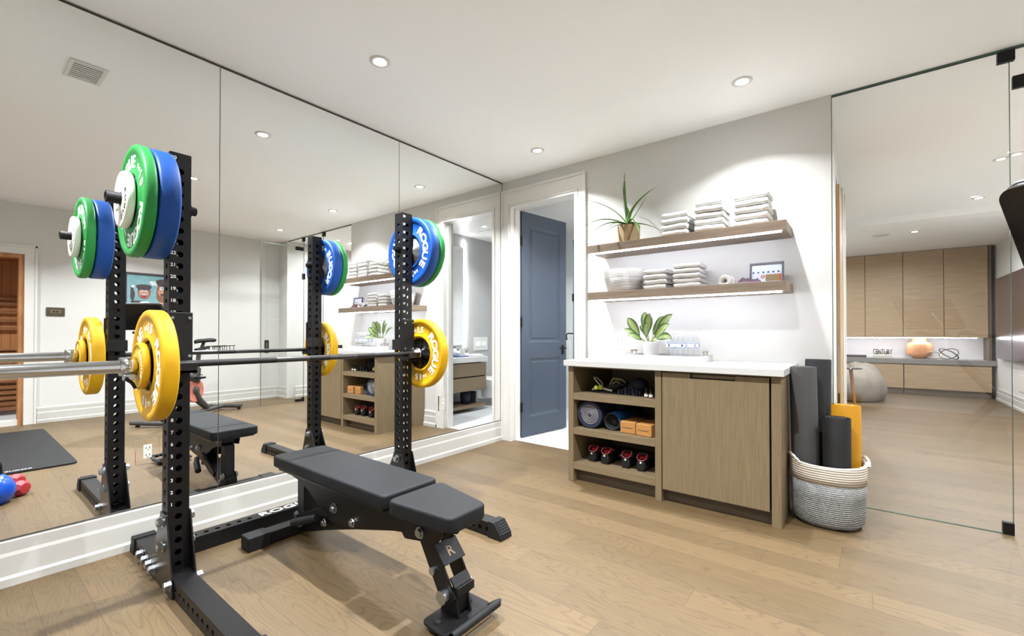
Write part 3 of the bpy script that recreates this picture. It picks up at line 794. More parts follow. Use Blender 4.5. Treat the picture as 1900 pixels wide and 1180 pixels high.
# barbell
bar = thing('barbell', (BX, yc0, BZ), 'steel barbell with chrome sleeves resting in the rack cups', 'barbell')
sh = MB().cyl((BX, yc0 - 0.69, BZ), (BX, yc0 + 0.69, BZ), 0.0145, 20)
part('shaft', sh, M['barsteel'], bar)
kn = MB()
for (a, b) in ((-0.66, -0.23), (-0.06, 0.06), (0.23, 0.66)):
    kn.cyl((BX, yc0 + a, BZ), (BX, yc0 + b, BZ), 0.0149, 20)
part('knurling', kn, plain('knurled steel', (66, 64, 64), 0.5, 0.9, noise=0.5, nscale=500, bump=0.5), bar)
for s in (-1, 1):
    q = MB().lathe([(0.0146, 0.655), (0.022, 0.657), (0.026, 0.664), (0.026, 0.682), (0.037, 0.684), (0.039, 0.69), (0.039, 0.698), (0.0255, 0.6985), (0.0255, 1.165 if s < 0 else 0.80), (0.024, 1.168 if s < 0 else 0.803), (0.001, 1.168 if s < 0 else 0.803)], 28, axis='y',
                   mx=Matrix.Translation((BX, yc0, BZ)) @ Matrix.Diagonal((1, s, 1, 1)))
    part('sleeve', q, M['chrome'], bar)
for s, lab in ((-1, 'chrome lever collar clamped on the barbell sleeve beside the small yellow plate'),):
    y0 = yc0 + s * (shoulder + 0.062 + 0.030)
    t = thing('barbell_collar', (BX, y0, BZ), lab, 'barbell collar')
    q = MB().lathe([(0.0265, 0), (0.038, 0.001), (0.038, 0.052), (0.0265, 0.053), (0.0265, 0)], 30, axis='y', mx=Matrix.Translation((BX, y0, BZ)) @ Matrix.Diagonal((1, s, 1, 1)))
    part('ring', q, M['chrome'], t)
    q = MB().box(BX + 0.010, BX + 0.036, min(y0 + s * 0.008, y0 + s * 0.046), max(y0 + s * 0.008, y0 + s * 0.046), BZ - 0.056, BZ - 0.030)
    part('clamp_block', q, M['zinc'], t, bevel=0.004)
    q = MB().tube([(BX + 0.034, y0 + s * 0.040, BZ - 0.045), (BX + 0.03, y0 + s * 0.018, BZ - 0.065), (BX + 0.02, y0 + s * 0.006, BZ - 0.088)], [0.008, 0.007, 0.006], 8)
    q.cyl((BX + 0.005, y0 + s * 0.036, BZ - 0.045), (BX + 0.046, y0 + s * 0.036, BZ - 0.045), 0.0055, 10)
    part('lever', q, M['iron'], t)

# ================================================================== ADJUSTABLE BENCH
bn = thing('weight_bench', (1.1, -2.42, 0), 'black adjustable weight bench with flat split pads in front of the rack', 'weight bench')
def slab(mb, poly, z0, z1, r=0.018, n=4, dome=0.004):
    """upholstered pad: polygon with rounded top and bottom edges"""
    c = Vector((sum(p[0] for p in poly) / len(poly), sum(p[1] for p in poly) / len(poly)))
    def ring(ins, z):
        out = []
        for p in poly:
            d = Vector(p) - c; s = max(0.0, 1 - ins / max(0.001, min(abs(d.x) + 0.02, 1))), max(0.0, 1 - ins / max(0.001, abs(d.y) + 0.001))
            out.append((c.x + d.x * s[0], c.y + d.y * s[1], z))
        return out
    rings = []
    for i in range(n + 1):
        a = PI / 2 * i / n; rings.append(ring(r * (1 - math.sin(a)), z0 + r * (1 - math.cos(a))))
    for i in range(n + 1):
        a = PI / 2 * i / n; rings.append(ring(r * (1 - math.cos(a)), z1 - r * (1 - math.sin(a))))
    k = len(poly); vs = [p for rg in rings for p in rg]
    fs = [(i * k + j, i * k + (j + 1) % k, (i + 1) * k + (j + 1) % k, (i + 1) * k + j) for i in range(len(rings) - 1) for j in range(k)]
    o = len(mb.v)
    mb.add(vs, fs, 0, True)
    mb.add(rings[0], [tuple(range(k))[::-1]], 0, False); mb.add(rings[-1], [tuple(range(k))], 0, False)
    return mb
ZT = 0.457
bp_poly = rrect(0.452, 1.465, -2.56, -2.255, 0.03, 6)
back = part('back_pad', slab(MB(), bp_poly, ZT - 0.062, ZT, 0.012), M['vinyl'], bn)
seam = MB().box(0.635, 0.641, -2.552, -2.263, ZT - 0.0005, ZT + 0.0012).box(0.70, 0.704, -2.552, -2.263, ZT - 0.0005, ZT + 0.0008)
part('seam', seam, plain('seam thread', (30, 30, 32), 0.6), back)
# seat pad: trapezoid narrowing to the front with rounded corners
def round_poly(pts, r, n=5):
    out = []; m = len(pts)
    for i in range(m):
        p = Vector(pts[i]); a = (Vector(pts[i - 1]) - p).normalized(); b = (Vector(pts[(i + 1) % m]) - p).normalized()
        A = p + a * r; B = p + b * r
        for k in range(n + 1):
            t = k / n; out.append(tuple(A * (1 - t) ** 2 + p * 2 * t * (1 - t) + B * t * t))
    return out
sp_poly = round_poly([(1.503, -2.575), (1.848, -2.548), (1.848, -2.345), (1.503, -2.275)], 0.04)
part('seat_pad', slab(MB(), sp_poly, ZT - 0.062, ZT, 0.012), M['vinyl'], bn)
sbk = MB().box(0.50, 1.44, -2.545, -2.27, ZT - 0.076, ZT - 0.063)
part('pad_board', sbk, M['blacksat'], bn, bevel=0.002)
BY = -2.42
# side rails: deep tapered plates
for s in (-1, 1):
    ya = BY + s * 0.052
    q = MB().prism([(0.50, 0.38), (0.52, 0.335), (0.60, 0.325), (0.70, 0.292), (0.83, 0.215), (0.93, 0.185), (1.12, 0.205), (1.31, 0.27), (1.47, 0.30), (1.50, 0.268), (1.52, 0.27), (1.70, 0.30), (1.728, 0.335), (1.735, 0.38)], min(ya, ya + s * 0.006), max(ya, ya + s * 0.006), 'y')
    part('side_plate', q, M['black'], bn, bevel=0.002)
q = MB().box(0.56, 1.66, BY - 0.045, BY + 0.045, 0.345, 0.381)
part('pad_rail', q, M['black'], bn, bevel=0.003)
# lower spine from rear foot up to the front hinge
q = MB()
path = [(0.50, 0.068), (0.62, 0.082), (0.82, 0.145), (1.10, 0.225), (1.40, 0.30), (1.60, 0.335)]
lo = [(x, z - 0.036) for x, z in path]; hi = [(x, z + 0.036) for x, z in path]
q.prism([*lo, *hi[::-1]], BY - 0.038, BY + 0.038, 'y')
part('spine_beam', q, M['black'], bn, bevel=0.003)
q = MB().box(0.525, 0.60, BY - 0.032, BY + 0.032, 0.045, 0.335)
part('rear_post', q, M['black'], bn, bevel=0.004)
q = MB().box(0.452, 0.532, -2.695, -2.15, 0.012, 0.068)
fr = part('rear_foot', q, M['black'], bn, bevel=0.003)
for (a, b) in ((-2.712, -2.60), (-2.225, -2.13)):
    part('rubber_end_cap', MB().box(0.446, 0.538, a, b, 0.0, 0.074), M['rubber'], bn, bevel=0.006)
# ladder arm with handle
q = MB().prism([(0.60, 0.145), (0.66, 0.175), (0.86, 0.245), (0.90, 0.215), (0.70, 0.13), (0.61, 0.11)], BY - 0.075, BY - 0.062, 'y')
part('ladder_plate', q, M['black'], bn, bevel=0.002)
q = MB().tube([(0.70, BY - 0.14, 0.150), (0.80, BY - 0.12, 0.185), (0.86, BY - 0.10, 0.205)], [0.019, 0.019, 0.017], 14)
part('grip_handle', q, M['rubber'], bn)
q = MB().cyl((0.955, BY - 0.08, 0.262), (0.955, BY + 0.08, 0.262), 0.010, 12)
part('pivot_rod', q, M['zinc'], bn)
for s in (-1, 1):
    for (x, z, r) in ((0.955, 0.262, 0.021), (0.86, 0.165, 0.016), (1.115, 0.232, 0.017), (0.575, 0.076, 0.016), (0.535, 0.118, 0.018), (1.60, 0.318, 0.019)):
        bolt('bolt', bn, (x, BY + s * (0.058 if x > 0.8 else 0.038), z), 'y', s, r, 0.014, 0.004)
tx = MB(); add_text(tx, 'ROGUE', 0.022, (0.62, BY - 0.0590, 0.352), (1, 0, 0), (0, 0, 1), 0.01, sx=1.3)
part('brand_lettering', tx, M['lettering'], bn)
# front leg
for s in (-1, 1):
    ya = BY + s * 0.045
    q = MB().prism([(1.555, 0.34), (1.655, 0.34), (1.795, 0.115), (1.765, 0.085), (1.715, 0.085)], min(ya, ya + s * 0.007), max(ya, ya + s * 0.007), 'y')
    part('front_leg_plate', q, M['black'], bn, bevel=0.002)
for s in (-1, 1):
    for (x, z, r, L) in ((1.672, 0.185, 0.016, 0.062), (1.742, 0.112, 0.026, 0.078)):
        part('bolt', MB().cyl((x, BY + s * 0.052, z), (x, BY + s * L, z), r, 16), M['zinc'], bn)
# plate across the leg with the cut-out R: plate frame around a letter-shaped opening is approximated by an inlaid letter
axv = Vector((0.20, 0, -0.225)).normalized(); nrm = Vector((0.745, 0, 0.667))
c0 = Vector((1.712, BY, 0.258))
def leg_quad(mb, u0, u1, v0, v1, d0, d1):
    vs = []
    for d in (d0, d1):
        for (u, v_) in ((u0, v0), (u1, v0), (u1, v1), (u0, v1)):
            vs.append(c0 + Vector((0, 1, 0)) * u + axv * v_ + nrm * d)
    mb.add(vs, [(0, 3, 2, 1), (4, 5, 6, 7), (0, 1, 5, 4), (1, 2, 6, 5), (2, 3, 7, 6), (3, 0, 4, 7)])
q = MB(); leg_quad(q, -0.058, 0.058, -0.045, 0.045, -0.003, 0.003)
rp = part('logo_plate', q, M['black'], bn, bevel=0.0015)
q = MB(); add_text(q, 'R', 0.055, c0 + nrm * 0.0036 + axv * 0.019, (0, 1, 0), tuple(-axv), 0.01, sx=1.1)
part('logo_cutout', q, plain('floor seen through cutout', (178, 148, 112), 0.5), rp)
q = MB(); leg_quad(q, -0.045, 0.045, 0.09, 0.13, -0.02, -0.012); part('leg_brace', q, M['black'], bn)
q = MB(); leg_quad(q, -0.045, 0.045, -0.10, -0.07, -0.04, -0.03); part('leg_brace', q, M['black'], bn)
q = MB(); q.cyl((1.742, BY - 0.06, 0.112), (1.742, BY + 0.06, 0.112), 0.012, 12)
part('hinge_pin', q, M['black'], bn)
q = MB().prism(rrect(BY - 0.03, BY + 0.04, 0.045, 0.16, 0.012, 3), 1.772, 1.782, 'x')
q.prism([(BY - 0.042, 0.15), (BY + 0.05, 0.15), (BY + 0.05, 0.118), (BY - 0.042, 0.118)], 1.77, 1.80, 'x')
q.prism([(1.70, 0.034), (1.80, 0.034), (1.775, 0.13), (1.715, 0.13)], BY - 0.036, BY - 0.028, 'y').prism([(1.70, 0.034), (1.80, 0.034), (1.775, 0.13), (1.715, 0.13)], BY + 0.028, BY + 0.036, 'y')
part('hinge_bracket', q, M['black'], bn, bevel=0.002)
q = MB().prism(round_poly([(1.69, -2.55), (1.84, -2.56), (1.84, -2.30), (1.69, -2.30)], 0.03), 0.024, 0.033, 'z')
part('front_foot_plate', q, M['black'], bn, bevel=0.002)
q = MB()
for y in (-2.515, -2.345):
    q = MB().lathe([(0.0, 0), (0.03, 0), (0.027, 0.024), (0.0001, 0.024)], 20, mx=Matrix.Translation((1.745, y, 0))); part('rubber_foot', q, M['rubber'], bn)
    q = MB().lathe([(0.016, 0.033), (0.014, 0.042), (0.001, 0.044)], 16, mx=Matrix.Translation((1.745, y, 0))); part('foot_bolt', q, M['rubber'], bn)
q = MB().prism([(1.83, 0.024), (1.875, 0.050), (1.88, 0.062), (1.87, 0.066), (1.825, 0.036)], -2.565, -2.54, 'y').prism([(1.83, 0.024), (1.875, 0.050), (1.88, 0.062), (1.87, 0.066), (1.825, 0.036)], -2.32, -2.295, 'y')
q.cyl((1.874, -2.565, 0.055), (1.874, -2.31, 0.055), 0.015, 14)
part('carry_handle', q, M['rubber'], bn)

# ================================================================== BASE CABINET AND COUNTER
CX0, CX1, CY, CZ = 1.235, 2.655, -0.70, 0.882
cab = thing('base_cabinet', ((CX0 + CX1) / 2, -0.35, 0), 'oak base cabinet with open cubbies on the left and one door on the right', 'cabinet')
for (a, b) in ((CX0, CX0 + 0.045), (1.915, 1.958), (CX1 - 0.05, CX1)):
    part('side_panel', MB().box(a, b, CY, -0.012, 0.0, CZ), M['oak'], cab, bevel=0.0015)
for z0, z1 in ((0.625, 0.675), (0.36, 0.41), (0.095, 0.145)):
    part('shelf_board', MB().box(CX0 + 0.045, 1.915, CY + 0.002, -0.02, z0, z1), M['oak_h'], cab, bevel=0.001)
part('back_panel', MB().box(CX0 + 0.045, 1.915, -0.02, -0.013, 0.08, CZ), M['oak'], cab)
part('top_rail', MB().box(CX0 + 0.045, CX1 - 0.05, CY + 0.02, -0.02, CZ - 0.012, CZ), M['oak_h'], cab)
part('toe_kick', MB().box(CX0 + 0.045, 1.915, CY + 0.07, CY + 0.085, 0.0, 0.095), M['kick'], cab)
part('toe_kick', MB().box(1.958, CX1 - 0.05, CY + 0.07, CY + 0.085, 0.0, 0.095), M['kick'], cab)
dx0, dx1, dz0, dz1 = 1.966, 2.594, 0.088, 0.868
nx0, nx1, nz = 2.146, 2.412, 0.838
q = MB().prism([(dx0, dz0), (dx1, dz0), (dx1, dz1), (nx1, dz1), (nx1, nz), (nx0, nz), (nx0, dz1), (dx0, dz1)], CY - 0.001, CY + 0.019, 'y')
cd = part('door', q, M['oak'], cab, bevel=0.001)
q = MB().box(nx0 + 0.006, nx1 - 0.006, CY + 0.020, CY + 0.024, nz + 0.006, dz1 - 0.004)
part('finger_pull', q, M['oak_h'], cd)
q = MB().box(1.958, CX1 - 0.05, CY + 0.03, CY + 0.035, 0.09, CZ - 0.01)
part('dark_gap_sheet', q, M['hole'], cab)  # black sheet standing in for shade in the gaps round door and notch
solo('countertop', MB().box(CX0 - 0.022, CX1 + 0.018, CY - 0.035, -0.001, CZ, 0.924), M['quartz'], 'white quartz countertop with mitred edge on the oak cabinet', 'countertop', bevel=0.0025)
CT = 0.924

# floating shelves
for (zb, zt, lab) in ((1.803, 1.868, 'upper greyed oak floating shelf with light strip, holding aloe and towels'), (1.410, 1.474, 'lower greyed oak floating shelf with light strip, holding basket, towels and picture')):
    t = thing('floating_shelf', (1.92, -0.17, zb), lab, 'shelf', 'floating shelves')
    part('board', MB().box(1.205, 2.643, -0.335, -0.0005, zb, zt), M['shelf'], t, bevel=0.0015)
    part('light_channel', MB().box(1.22, 2.62, -0.325, -0.309, zb - 0.003, zb + 0.0005), M['trim'], t)
    part('light_strip', MB().box(1.225, 2.615, -0.325, -0.317, zb - 0.012, zb - 0.003), M['led'], t)

# ------------------------------------------------------------------ towels
def towel_mesh(w, d, h, layers=2, rnd=None):
    """folded towel: rounded fold at the front (-y), open layered edge at the back and sides; local, base centre at origin"""
    mb = MB(); lh = h / layers
    r = random.Random(rnd); ph = r.uniform(0, 6)
    for L in range(layers):
        prof = []
        z0 = L * lh
        # stadium profile in y-z for each layer
        for i in range(7):
            a = PI / 2 + PI * i / 6
            prof.append((-d / 2 + lh / 2 + math.cos(a) * lh / 2, z0 + lh / 2 + math.sin(a) * lh * 0.5))
        prof = prof[::-1] if False else prof
        for i in range(5):
            a = -PI / 2 + PI * i / 4
            prof.append((d / 2 - lh / 2 + math.cos(a) * lh / 2 * 0.8, z0 + lh / 2 + math.sin(a) * lh * 0.46))
        n = 14; k = len(prof); vs = []
        for j in range(n + 1):
            u = j / n; x = -w / 2 + w * u
            sc = 1.0 if 0 < j < n else 0.72
            for (y, z) in prof:
                wob = 0.0016 * math.sin(u * 7 + ph) + 0.0010 * math.sin(u * 17 + ph * 2 + y * 30)
                vs.append((x, y * (0.995 if sc == 1 else 0.98), z0 + lh / 2 + (z - z0 - lh / 2) * sc + wob))
        fs = [(j * k + i, j * k + (i + 1) % k, (j + 1) * k + (i + 1) % k, (j + 1) * k + i) for j in range(n) for i in range(k)]
        mb.add(vs, fs, 0, True)
        mb.add(vs[:k], [tuple(range(k))], 0, False); mb.add(vs[-k:], [tuple(range(k))[::-1]], 0, False)
    return mb
def towel_stack(x0, x1, y, z, n, h, where, group, d=0.24, seed=0):
    r = random.Random(seed)
    names = {0: 'bottom towel', 1: 'second towel from the bottom', 2: 'third towel from the bottom', 3: 'fourth towel from the bottom', 4: 'fifth towel from the bottom'}
    for i in range(n):
        pos = 'top towel' if i == n - 1 else names[i]
        mb = towel_mesh((x1 - x0) * r.uniform(0.95, 1.0), d * r.uniform(0.94, 1.0), h - 0.002, 1, seed * 10 + i)
        o = mesh('folded_towel', mb, M['towel']); o.location = ((x0 + x1) / 2 + r.uniform(-.004, .004), y + r.uniform(-.004, .004), z + i * h + 0.002)
        o.rotation_euler = (0, 0, math.radians(r.uniform(-2, 2)))
        tagp(o, 'white folded towel, %s %s' % (pos, where), 'towel', group)
towel_stack(1.812, 2.008, -0.165, 1.868, 4, 0.046, 'in the left stack on the upper shelf', 'towels on the upper shelf', 0.25, 1)
towel_stack(2.062, 2.255, -0.165, 1.868, 5, 0.047, 'in the middle stack on the upper shelf', 'towels on the upper shelf', 0.25, 2)
towel_stack(2.318, 2.530, -0.155, 1.868, 5, 0.047, 'in the right stack on the upper shelf', 'towels on the upper shelf', 0.24, 3)
towel_stack(1.662, 1.842, -0.160, 1.474, 4, 0.040, 'in the left stack on the lower shelf', 'towels on the lower shelf', 0.22, 4)
towel_stack(1.890, 2.085, -0.150, 1.474, 5, 0.037, 'in the right stack on the lower shelf', 'towels on the lower shelf', 0.22, 5)

# ------------------------------------------------------------------ plants
def blade(mb, pts, w0, n=12, fold=0.25, flat=(0, 0, 1), taper=1.0, mats=(0, 0)):
    """leaf following a quadratic curve, widths taper to a point"""
    P0, P1, P2 = [Vector(p) for p in pts]
    rows = []
    for i in range(n + 1):
        t = i / n
        p = P0 * (1 - t) ** 2 + P1 * 2 * t * (1 - t) + P2 * t * t
        d = ((P1 - P0) * (1 - t) + (P2 - P1) * t).normalized()
        up = Vector(flat); s = d.cross(up)
        if s.length < 0.05: s = d.cross(Vector((0.3, -1, 0)))
        s.normalize(); nn = s.cross(d).normalized()
        w = w0 * (taper_fn(t, taper))
        rows.append((p, s, nn, w))
    return rows
def taper_fn(t, kind):
    if kind == 'blade': return max(0.02, (1 - t) ** 0.75)
    return max(0.015, math.sin(PI * min(1, t ** 0.8 * 0.98 + 0.015)) ** 1.05)
def aloe_leaf(pts, w):
    mb = MB(); rows = blade(mb, pts, w, 14, taper='blade'); vs = []
    for (p, s, nn, ww) in rows:
        for a, b in ((-1, 0.25), (-0.5, -0.12), (0, -0.28), (0.5, -0.12), (1, 0.25), (0.5, 0.12), (0, 0.0), (-0.5, 0.12)):
            vs.append(p + s * a * ww * 0.5 + nn * b * ww * 0.6)
    k = 8; fs = [(i * k + j, i * k + (j + 1) % k, (i + 1) * k + (j + 1) % k, (i + 1) * k + j) for i in range(len(rows) - 1) for j in range(k)]
    mb.add(vs, fs, 0, True); mb.add(vs[-k:], [tuple(range(k))], 0); mb.add(vs[:k], [tuple(range(k))[::-1]], 0)
    return mb
al = thing('aloe_plant', (1.50, -0.17, 1.868), 'spiky green aloe in a tan pot at the left end of the upper shelf', 'plant')
q = MB(); k = 12; vs = []
for (r, z) in ((0.082, 1.869), (0.088, 1.92), (0.090, 2.0), (0.091, 2.022)):
    for j in range(36):
        rr = r * (1 + 0.035 * math.cos(j * PI / 1.5)); vs.append((1.50 + rr * math.cos(2 * PI * j / 36), -0.17 + rr * math.sin(2 * PI * j / 36), z))
q.add(vs, [(i * 36 + j, i * 36 + (j + 1) % 36, (i + 1) * 36 + (j + 1) % 36, (i + 1) * 36 + j) for i in range(3) for j in range(36)], 0, True)
q.add(vs[:36], [tuple(range(36))[::-1]], 0)
part('pot', q, M['pot_tan'], al)
part('soil', MB().lathe([(0.088, 2.005), (0.001, 2.008)], 24, mx=Matrix.Translation((1.50, -0.17, 0))), M['soil'], al)
cb = (1.495, -0.17, 2.03)
for (mid, tip, w) in [((1.45, -0.16, 2.30), (1.468, -0.17, 2.49), 0.030), ((1.44, -0.12, 2.25), (1.425, -0.13, 2.42), 0.024), ((1.52, -0.2, 2.20), (1.755, -0.21, 2.295), 0.036),
                      ((1.38, -0.19, 2.24), (1.07, -0.24, 2.31), 0.026), ((1.27, -0.2, 2.18), (1.10, -0.27, 2.035), 0.028), ((1.33, -0.3, 2.12), (1.215, -0.37, 1.90), 0.026),
                      ((1.42, -0.34, 2.10), (1.345, -0.39, 1.875), 0.022), ((1.38, -0.28, 2.06), (1.32, -0.32, 1.90), 0.018), ((1.62, -0.24, 2.08), (1.665, -0.345, 1.885), 0.024),
                      ((1.62, -0.17, 2.06), (1.80, -0.17, 1.93), 0.026), ((1.58, -0.30, 2.12), (1.66, -0.37, 1.93), 0.022), ((1.48, -0.1, 2.25), (1.40, -0.07, 2.22), 0.022), ((1.58, -0.08, 2.2), (1.62, -0.06, 2.3), 0.02)]:
    part('leaf', aloe_leaf([cb, mid, tip], w * 1.4), M['leaf'], al)

tray = thing('serving_tray', (1.88, -0.325, CT), 'white rectangular serving tray with metal handles on the counter', 'tray')
tx0, tx1, ty0, ty1 = 1.605, 2.150, -0.50, -0.15
q = MB().box(tx0, tx1, ty0, ty1, CT + 0.001, CT + 0.012)
for (a, b, c, d) in ((tx0, tx1, ty0, ty0 + 0.012), (tx0, tx1, ty1 - 0.012, ty1), (tx0, tx0 + 0.012, ty0 + 0.012, ty1 - 0.012), (tx1 - 0.012, tx1, ty0 + 0.012, ty1 - 0.012)):
    q.box(a, b, c, d, CT + 0.012, CT + 0.047)
part('tray_body', q, M['pot_white'], tray)
for x in (tx0 + 0.006, tx1 - 0.006):
    q = MB().cyl((x, -0.385, CT + 0.075), (x, -0.265, CT + 0.075), 0.0055, 12)
    for y in (-0.365, -0.285): q.cyl((x, y, CT + 0.04), (x, y, CT + 0.075), 0.0042, 10)
    part('tray_handle', q, M['brass'], tray)
df = thing('potted_plant', (1.735, -0.30, CT + 0.012), 'broad leaved variegated plant in a white pot on the tray', 'plant')
q = MB().lathe([(0.001, 0.001), (0.048, 0.0), (0.052, 0.01), (0.067, 0.125), (0.067, 0.132), (0.062, 0.132), (0.060, 0.11), (0.001, 0.11)], 36, mx=Matrix.Translation((1.735, -0.30, CT + 0.012)))
part('pot', q, M['pot_white'], df)
part('soil', MB().lathe([(0.06, 0.114), (0.001, 0.117)], 24, mx=Matrix.Translation((1.735, -0.30, CT + 0.012))), M['soil'], df)
def broad_leaf(base, ctrl, tip, w, up):
    mb = MB(); rows = blade(mb, [base, ctrl, tip], w, 12, flat=up, taper='oval'); vs = []
    for i, (p, s, nn, ww) in enumerate(rows):
        for a in (-1, -0.55, -0.0, 0.55, 1): vs.append(p + s * a * ww * 0.5 + nn * (abs(a) * ww * 0.16 + 0.0015 * math.sin(i * 2 + a * 3)))
    k = 5
    for i in range(len(rows) - 1):
        for j in range(4):
            mb.add([], [], 0)
            mb.f.append
    o = len(mb.v); mb.add(vs, [], 0, True)
    for i in range(len(rows) - 1):
        for j in range(4):
            mb.f.append((o + i * k + j, o + i * k + j + 1, o + (i + 1) * k + j + 1, o + (i + 1) * k + j)); mb.mi.append(1 if (j in (1, 2) and 1 <= i <= 9) else 0); mb.sm.append(True)
    return mb
leaves = [((1.60, -0.32, 1.17), (1.56, -0.33, 1.255), 0.060), ((1.62, -0.34, 1.12), (1.545, -0.36, 1.165), 0.045), ((1.67, -0.28, 1.22), (1.678, -0.27, 1.30), 0.055), ((1.71, -0.33, 1.22), (1.752, -0.35, 1.28), 0.062),
          ((1.80, -0.30, 1.20), (1.905, -0.30, 1.275), 0.060), ((1.80, -0.34, 1.14), (1.90, -0.36, 1.20), 0.066), ((1.82, -0.32, 1.14), (1.915, -0.35, 1.085), 0.060), ((1.77, -0.27, 1.2), (1.825, -0.26, 1.262), 0.05),
          ((1.70, -0.36, 1.16), (1.755, -0.41, 1.20), 0.055), ((1.74, -0.24, 1.2), (1.80, -0.18, 1.24), 0.05)]
leaves += [((1.66, -0.40, 1.12), (1.62, -0.47, 1.11), 0.05), ((1.79, -0.40, 1.10), (1.84, -0.47, 1.07), 0.05), ((1.66, -0.24, 1.18), (1.62, -0.2, 1.2), 0.05)]
for (c, t_, w) in leaves:
    w *= 1.15
    b = Vector((1.735 + (c[0] - 1.735) * 0.3, -0.30 + (c[1] + 0.30) * 0.3, CT + 0.125)); m_ = Vector(c) * 0.45 + b * 0.55
    lf = part('leaf', broad_leaf(m_, Vector(c) * 0.4 + Vector(t_) * 0.6 + Vector((0, 0, 0.015)), t_, w, (0.1, -0.85, 0.5)), [M['leaf2'], M['leaf2c']], df)
    part('stem', MB().tube([b, (b + m_) / 2 + Vector((0, 0, 0.01)), m_], [0.004, 0.0035, 0.002], 7), M['leaf2c'], lf)

def make_bottle():
    t = thing('water_bottle', (0, 0, 0), '', 'bottle', 'water bottles on the tray')
    part('bottle_body', MB().lathe([(0.001, 0.002), (0.028, 0.0), (0.031, 0.006), (0.030, 0.02), (0.031, 0.024), (0.029, 0.03), (0.031, 0.036), (0.029, 0.042), (0.031, 0.05), (0.029, 0.058), (0.031, 0.07), (0.031, 0.13), (0.029, 0.145), (0.017, 0.175), (0.0125, 0.18), (0.0125, 0.19)], 28), M['bottle'], t)
    part('cap', MB().lathe([(0.0001, 0.203), (0.0135, 0.2025), (0.014, 0.200), (0.014, 0.189), (0.0125, 0.1885)], 20), M['cap'], t)
    lb = part('label', MB().lathe([(0.0315, 0.088), (0.0316, 0.089), (0.0316, 0.127), (0.0315, 0.128)], 28), M['cap'], t)
    q = MB().lathe([(0.0318, 0.122), (0.0318, 0.127)], 28).lathe([(0.0318, 0.089), (0.0318, 0.094)], 28)
    part('label_band', q, M['lab_blue'], lb)
    q = MB()
    for a0 in (-1.9, 0.2, 2.3):
        vs = []
        for i in range(14):
            t2 = 2 * PI * i / 14; a = a0 + math.cos(t2) * 0.42; z = 0.108 + math.sin(t2) * 0.011
            vs.append((0.032 * math.cos(a), 0.032 * math.sin(a), z))
        q.add(vs, [tuple(range(14))], 0)
    part('label_emblem', q, M['lab_navy'], lb)
    return t
bt = make_bottle()
spots = [(1.925, -0.40, 'front row left'), (1.995, -0.40, 'front row centre'), (2.066, -0.40, 'front row right'), (1.93, -0.315, 'back row left'), (2.0, -0.312, 'back row centre'), (2.07, -0.31, 'back row right')]
for i, (x, y, l) in enumerate(spots):
    lab = 'small clear water bottle on the tray, %s of six' % l
    if i == 0: bt.location = (x, y, CT + 0.0125); bt['label'] = lab
    else: copy_tree(bt, (x, y, CT + 0.0125), lab, rotz=i * 0.7)

# ------------------------------------------------------------------ things on the lower shelf
def coil_basket(name, cx, cy, z0, prof, mats, split, label, oval=1.0, oval2=1.0):
    t = thing(name, (cx, cy, z0), label, 'basket')
    mx = Matrix.Translation((cx, cy, z0)) @ Matrix.Diagonal((oval, oval2, 1, 1))
    lo = [p for p in prof if p[1] <= split]; hi = [p for p in prof if p[1] >= split]
    part('lower_band', MB().lathe([(0.001, 0.003), (lo[0][0] * 0.9, 0.0)] + lo + [(r - 0.008, z) for r, z in lo[::-1]] + [(0.001, 0.012)], 48, mx=mx), mats[0], t)
    part('upper_band', MB().lathe(hi + [(r - 0.008, z) for r, z in hi[::-1]], 48, mx=mx), mats[1], t)
    return t
coil_basket('rope_basket', 1.455, -0.17, 1.4745, [(0.130, 0.004), (0.140, 0.03), (0.152, 0.08), (0.160, 0.115), (0.163, 0.14), (0.164, 0.185)], [M['rope_white2'], M['rope_white']], 0.115, 'small white and grey coiled rope basket on the lower shelf', 1.0, 0.9)
q = MB()
for i, (x, y, z, r, L) in enumerate([(2.245, -0.2, 1.505, 0.030, 0.15)]):
    pts = []
    for k in range(60):
        a = k * 0.42; rr = 0.030 * (1 - 0.0); pts.append((x + rr * 1.1 * math.cos(a) + k * 0.0004, y + 0.05 * math.sin(a * 0.37), z + rr * math.sin(a)))
    q.tube(pts, 0.016, 8)
solo('loofah', q, M['towel'], 'white knotted cotton bundle on the lower shelf beside the plum cloth', 'cloth')
q = MB(); vs = []
for i in range(13):
    for j in range(9):
        u, v = i / 12, j / 8; e = min(u, 1 - u, v, 1 - v)
        z = 1.475 + min(1, e * 7) * (0.030 + 0.010 * math.sin(i * 1.7) * math.cos(j * 1.3) + 0.01 * (u < 0.5))
        vs.append((2.335 + u * 0.15, -0.27 + v * 0.15, z + 0.0))
k = 9; q.add(vs, [(i * k + j, i * k + j + 1, (i + 1) * k + j + 1, (i + 1) * k + j)[::-1] for i in range(12) for j in range(8)], 0, True)
q.add([(2.335, -0.27, 1.4745), (2.485, -0.27, 1.4745), (2.485, -0.12, 1.4745), (2.335, -0.12, 1.4745)], [(3, 2, 1, 0)])
solo('knit_cloth', q, M['purple'], 'plum patterned folded cloth on the lower shelf before the framed picture', 'cloth')
fr = thing('picture_frame', (2.50, -0.10, 1.4745), 'small grey framed certificate leaning on the lower shelf', 'picture frame')
R = Matrix.Translation((2.50, -0.135, 1.475)) @ Matrix.Rotation(math.radians(-8), 4, 'X')
q = MB()
for (a, b, c, d) in ((-0.105, 0.105, 0, 0.014), (-0.105, 0.105, 0.141, 0.155), (-0.105, -0.093, 0.014, 0.141), (0.093, 0.105, 0.014, 0.141)): q.box(a, b, -0.008, 0.008, c, d, 0, R)
part('frame', q, plain('graphite frame', (92, 92, 98), 0.4, 0.4), fr)
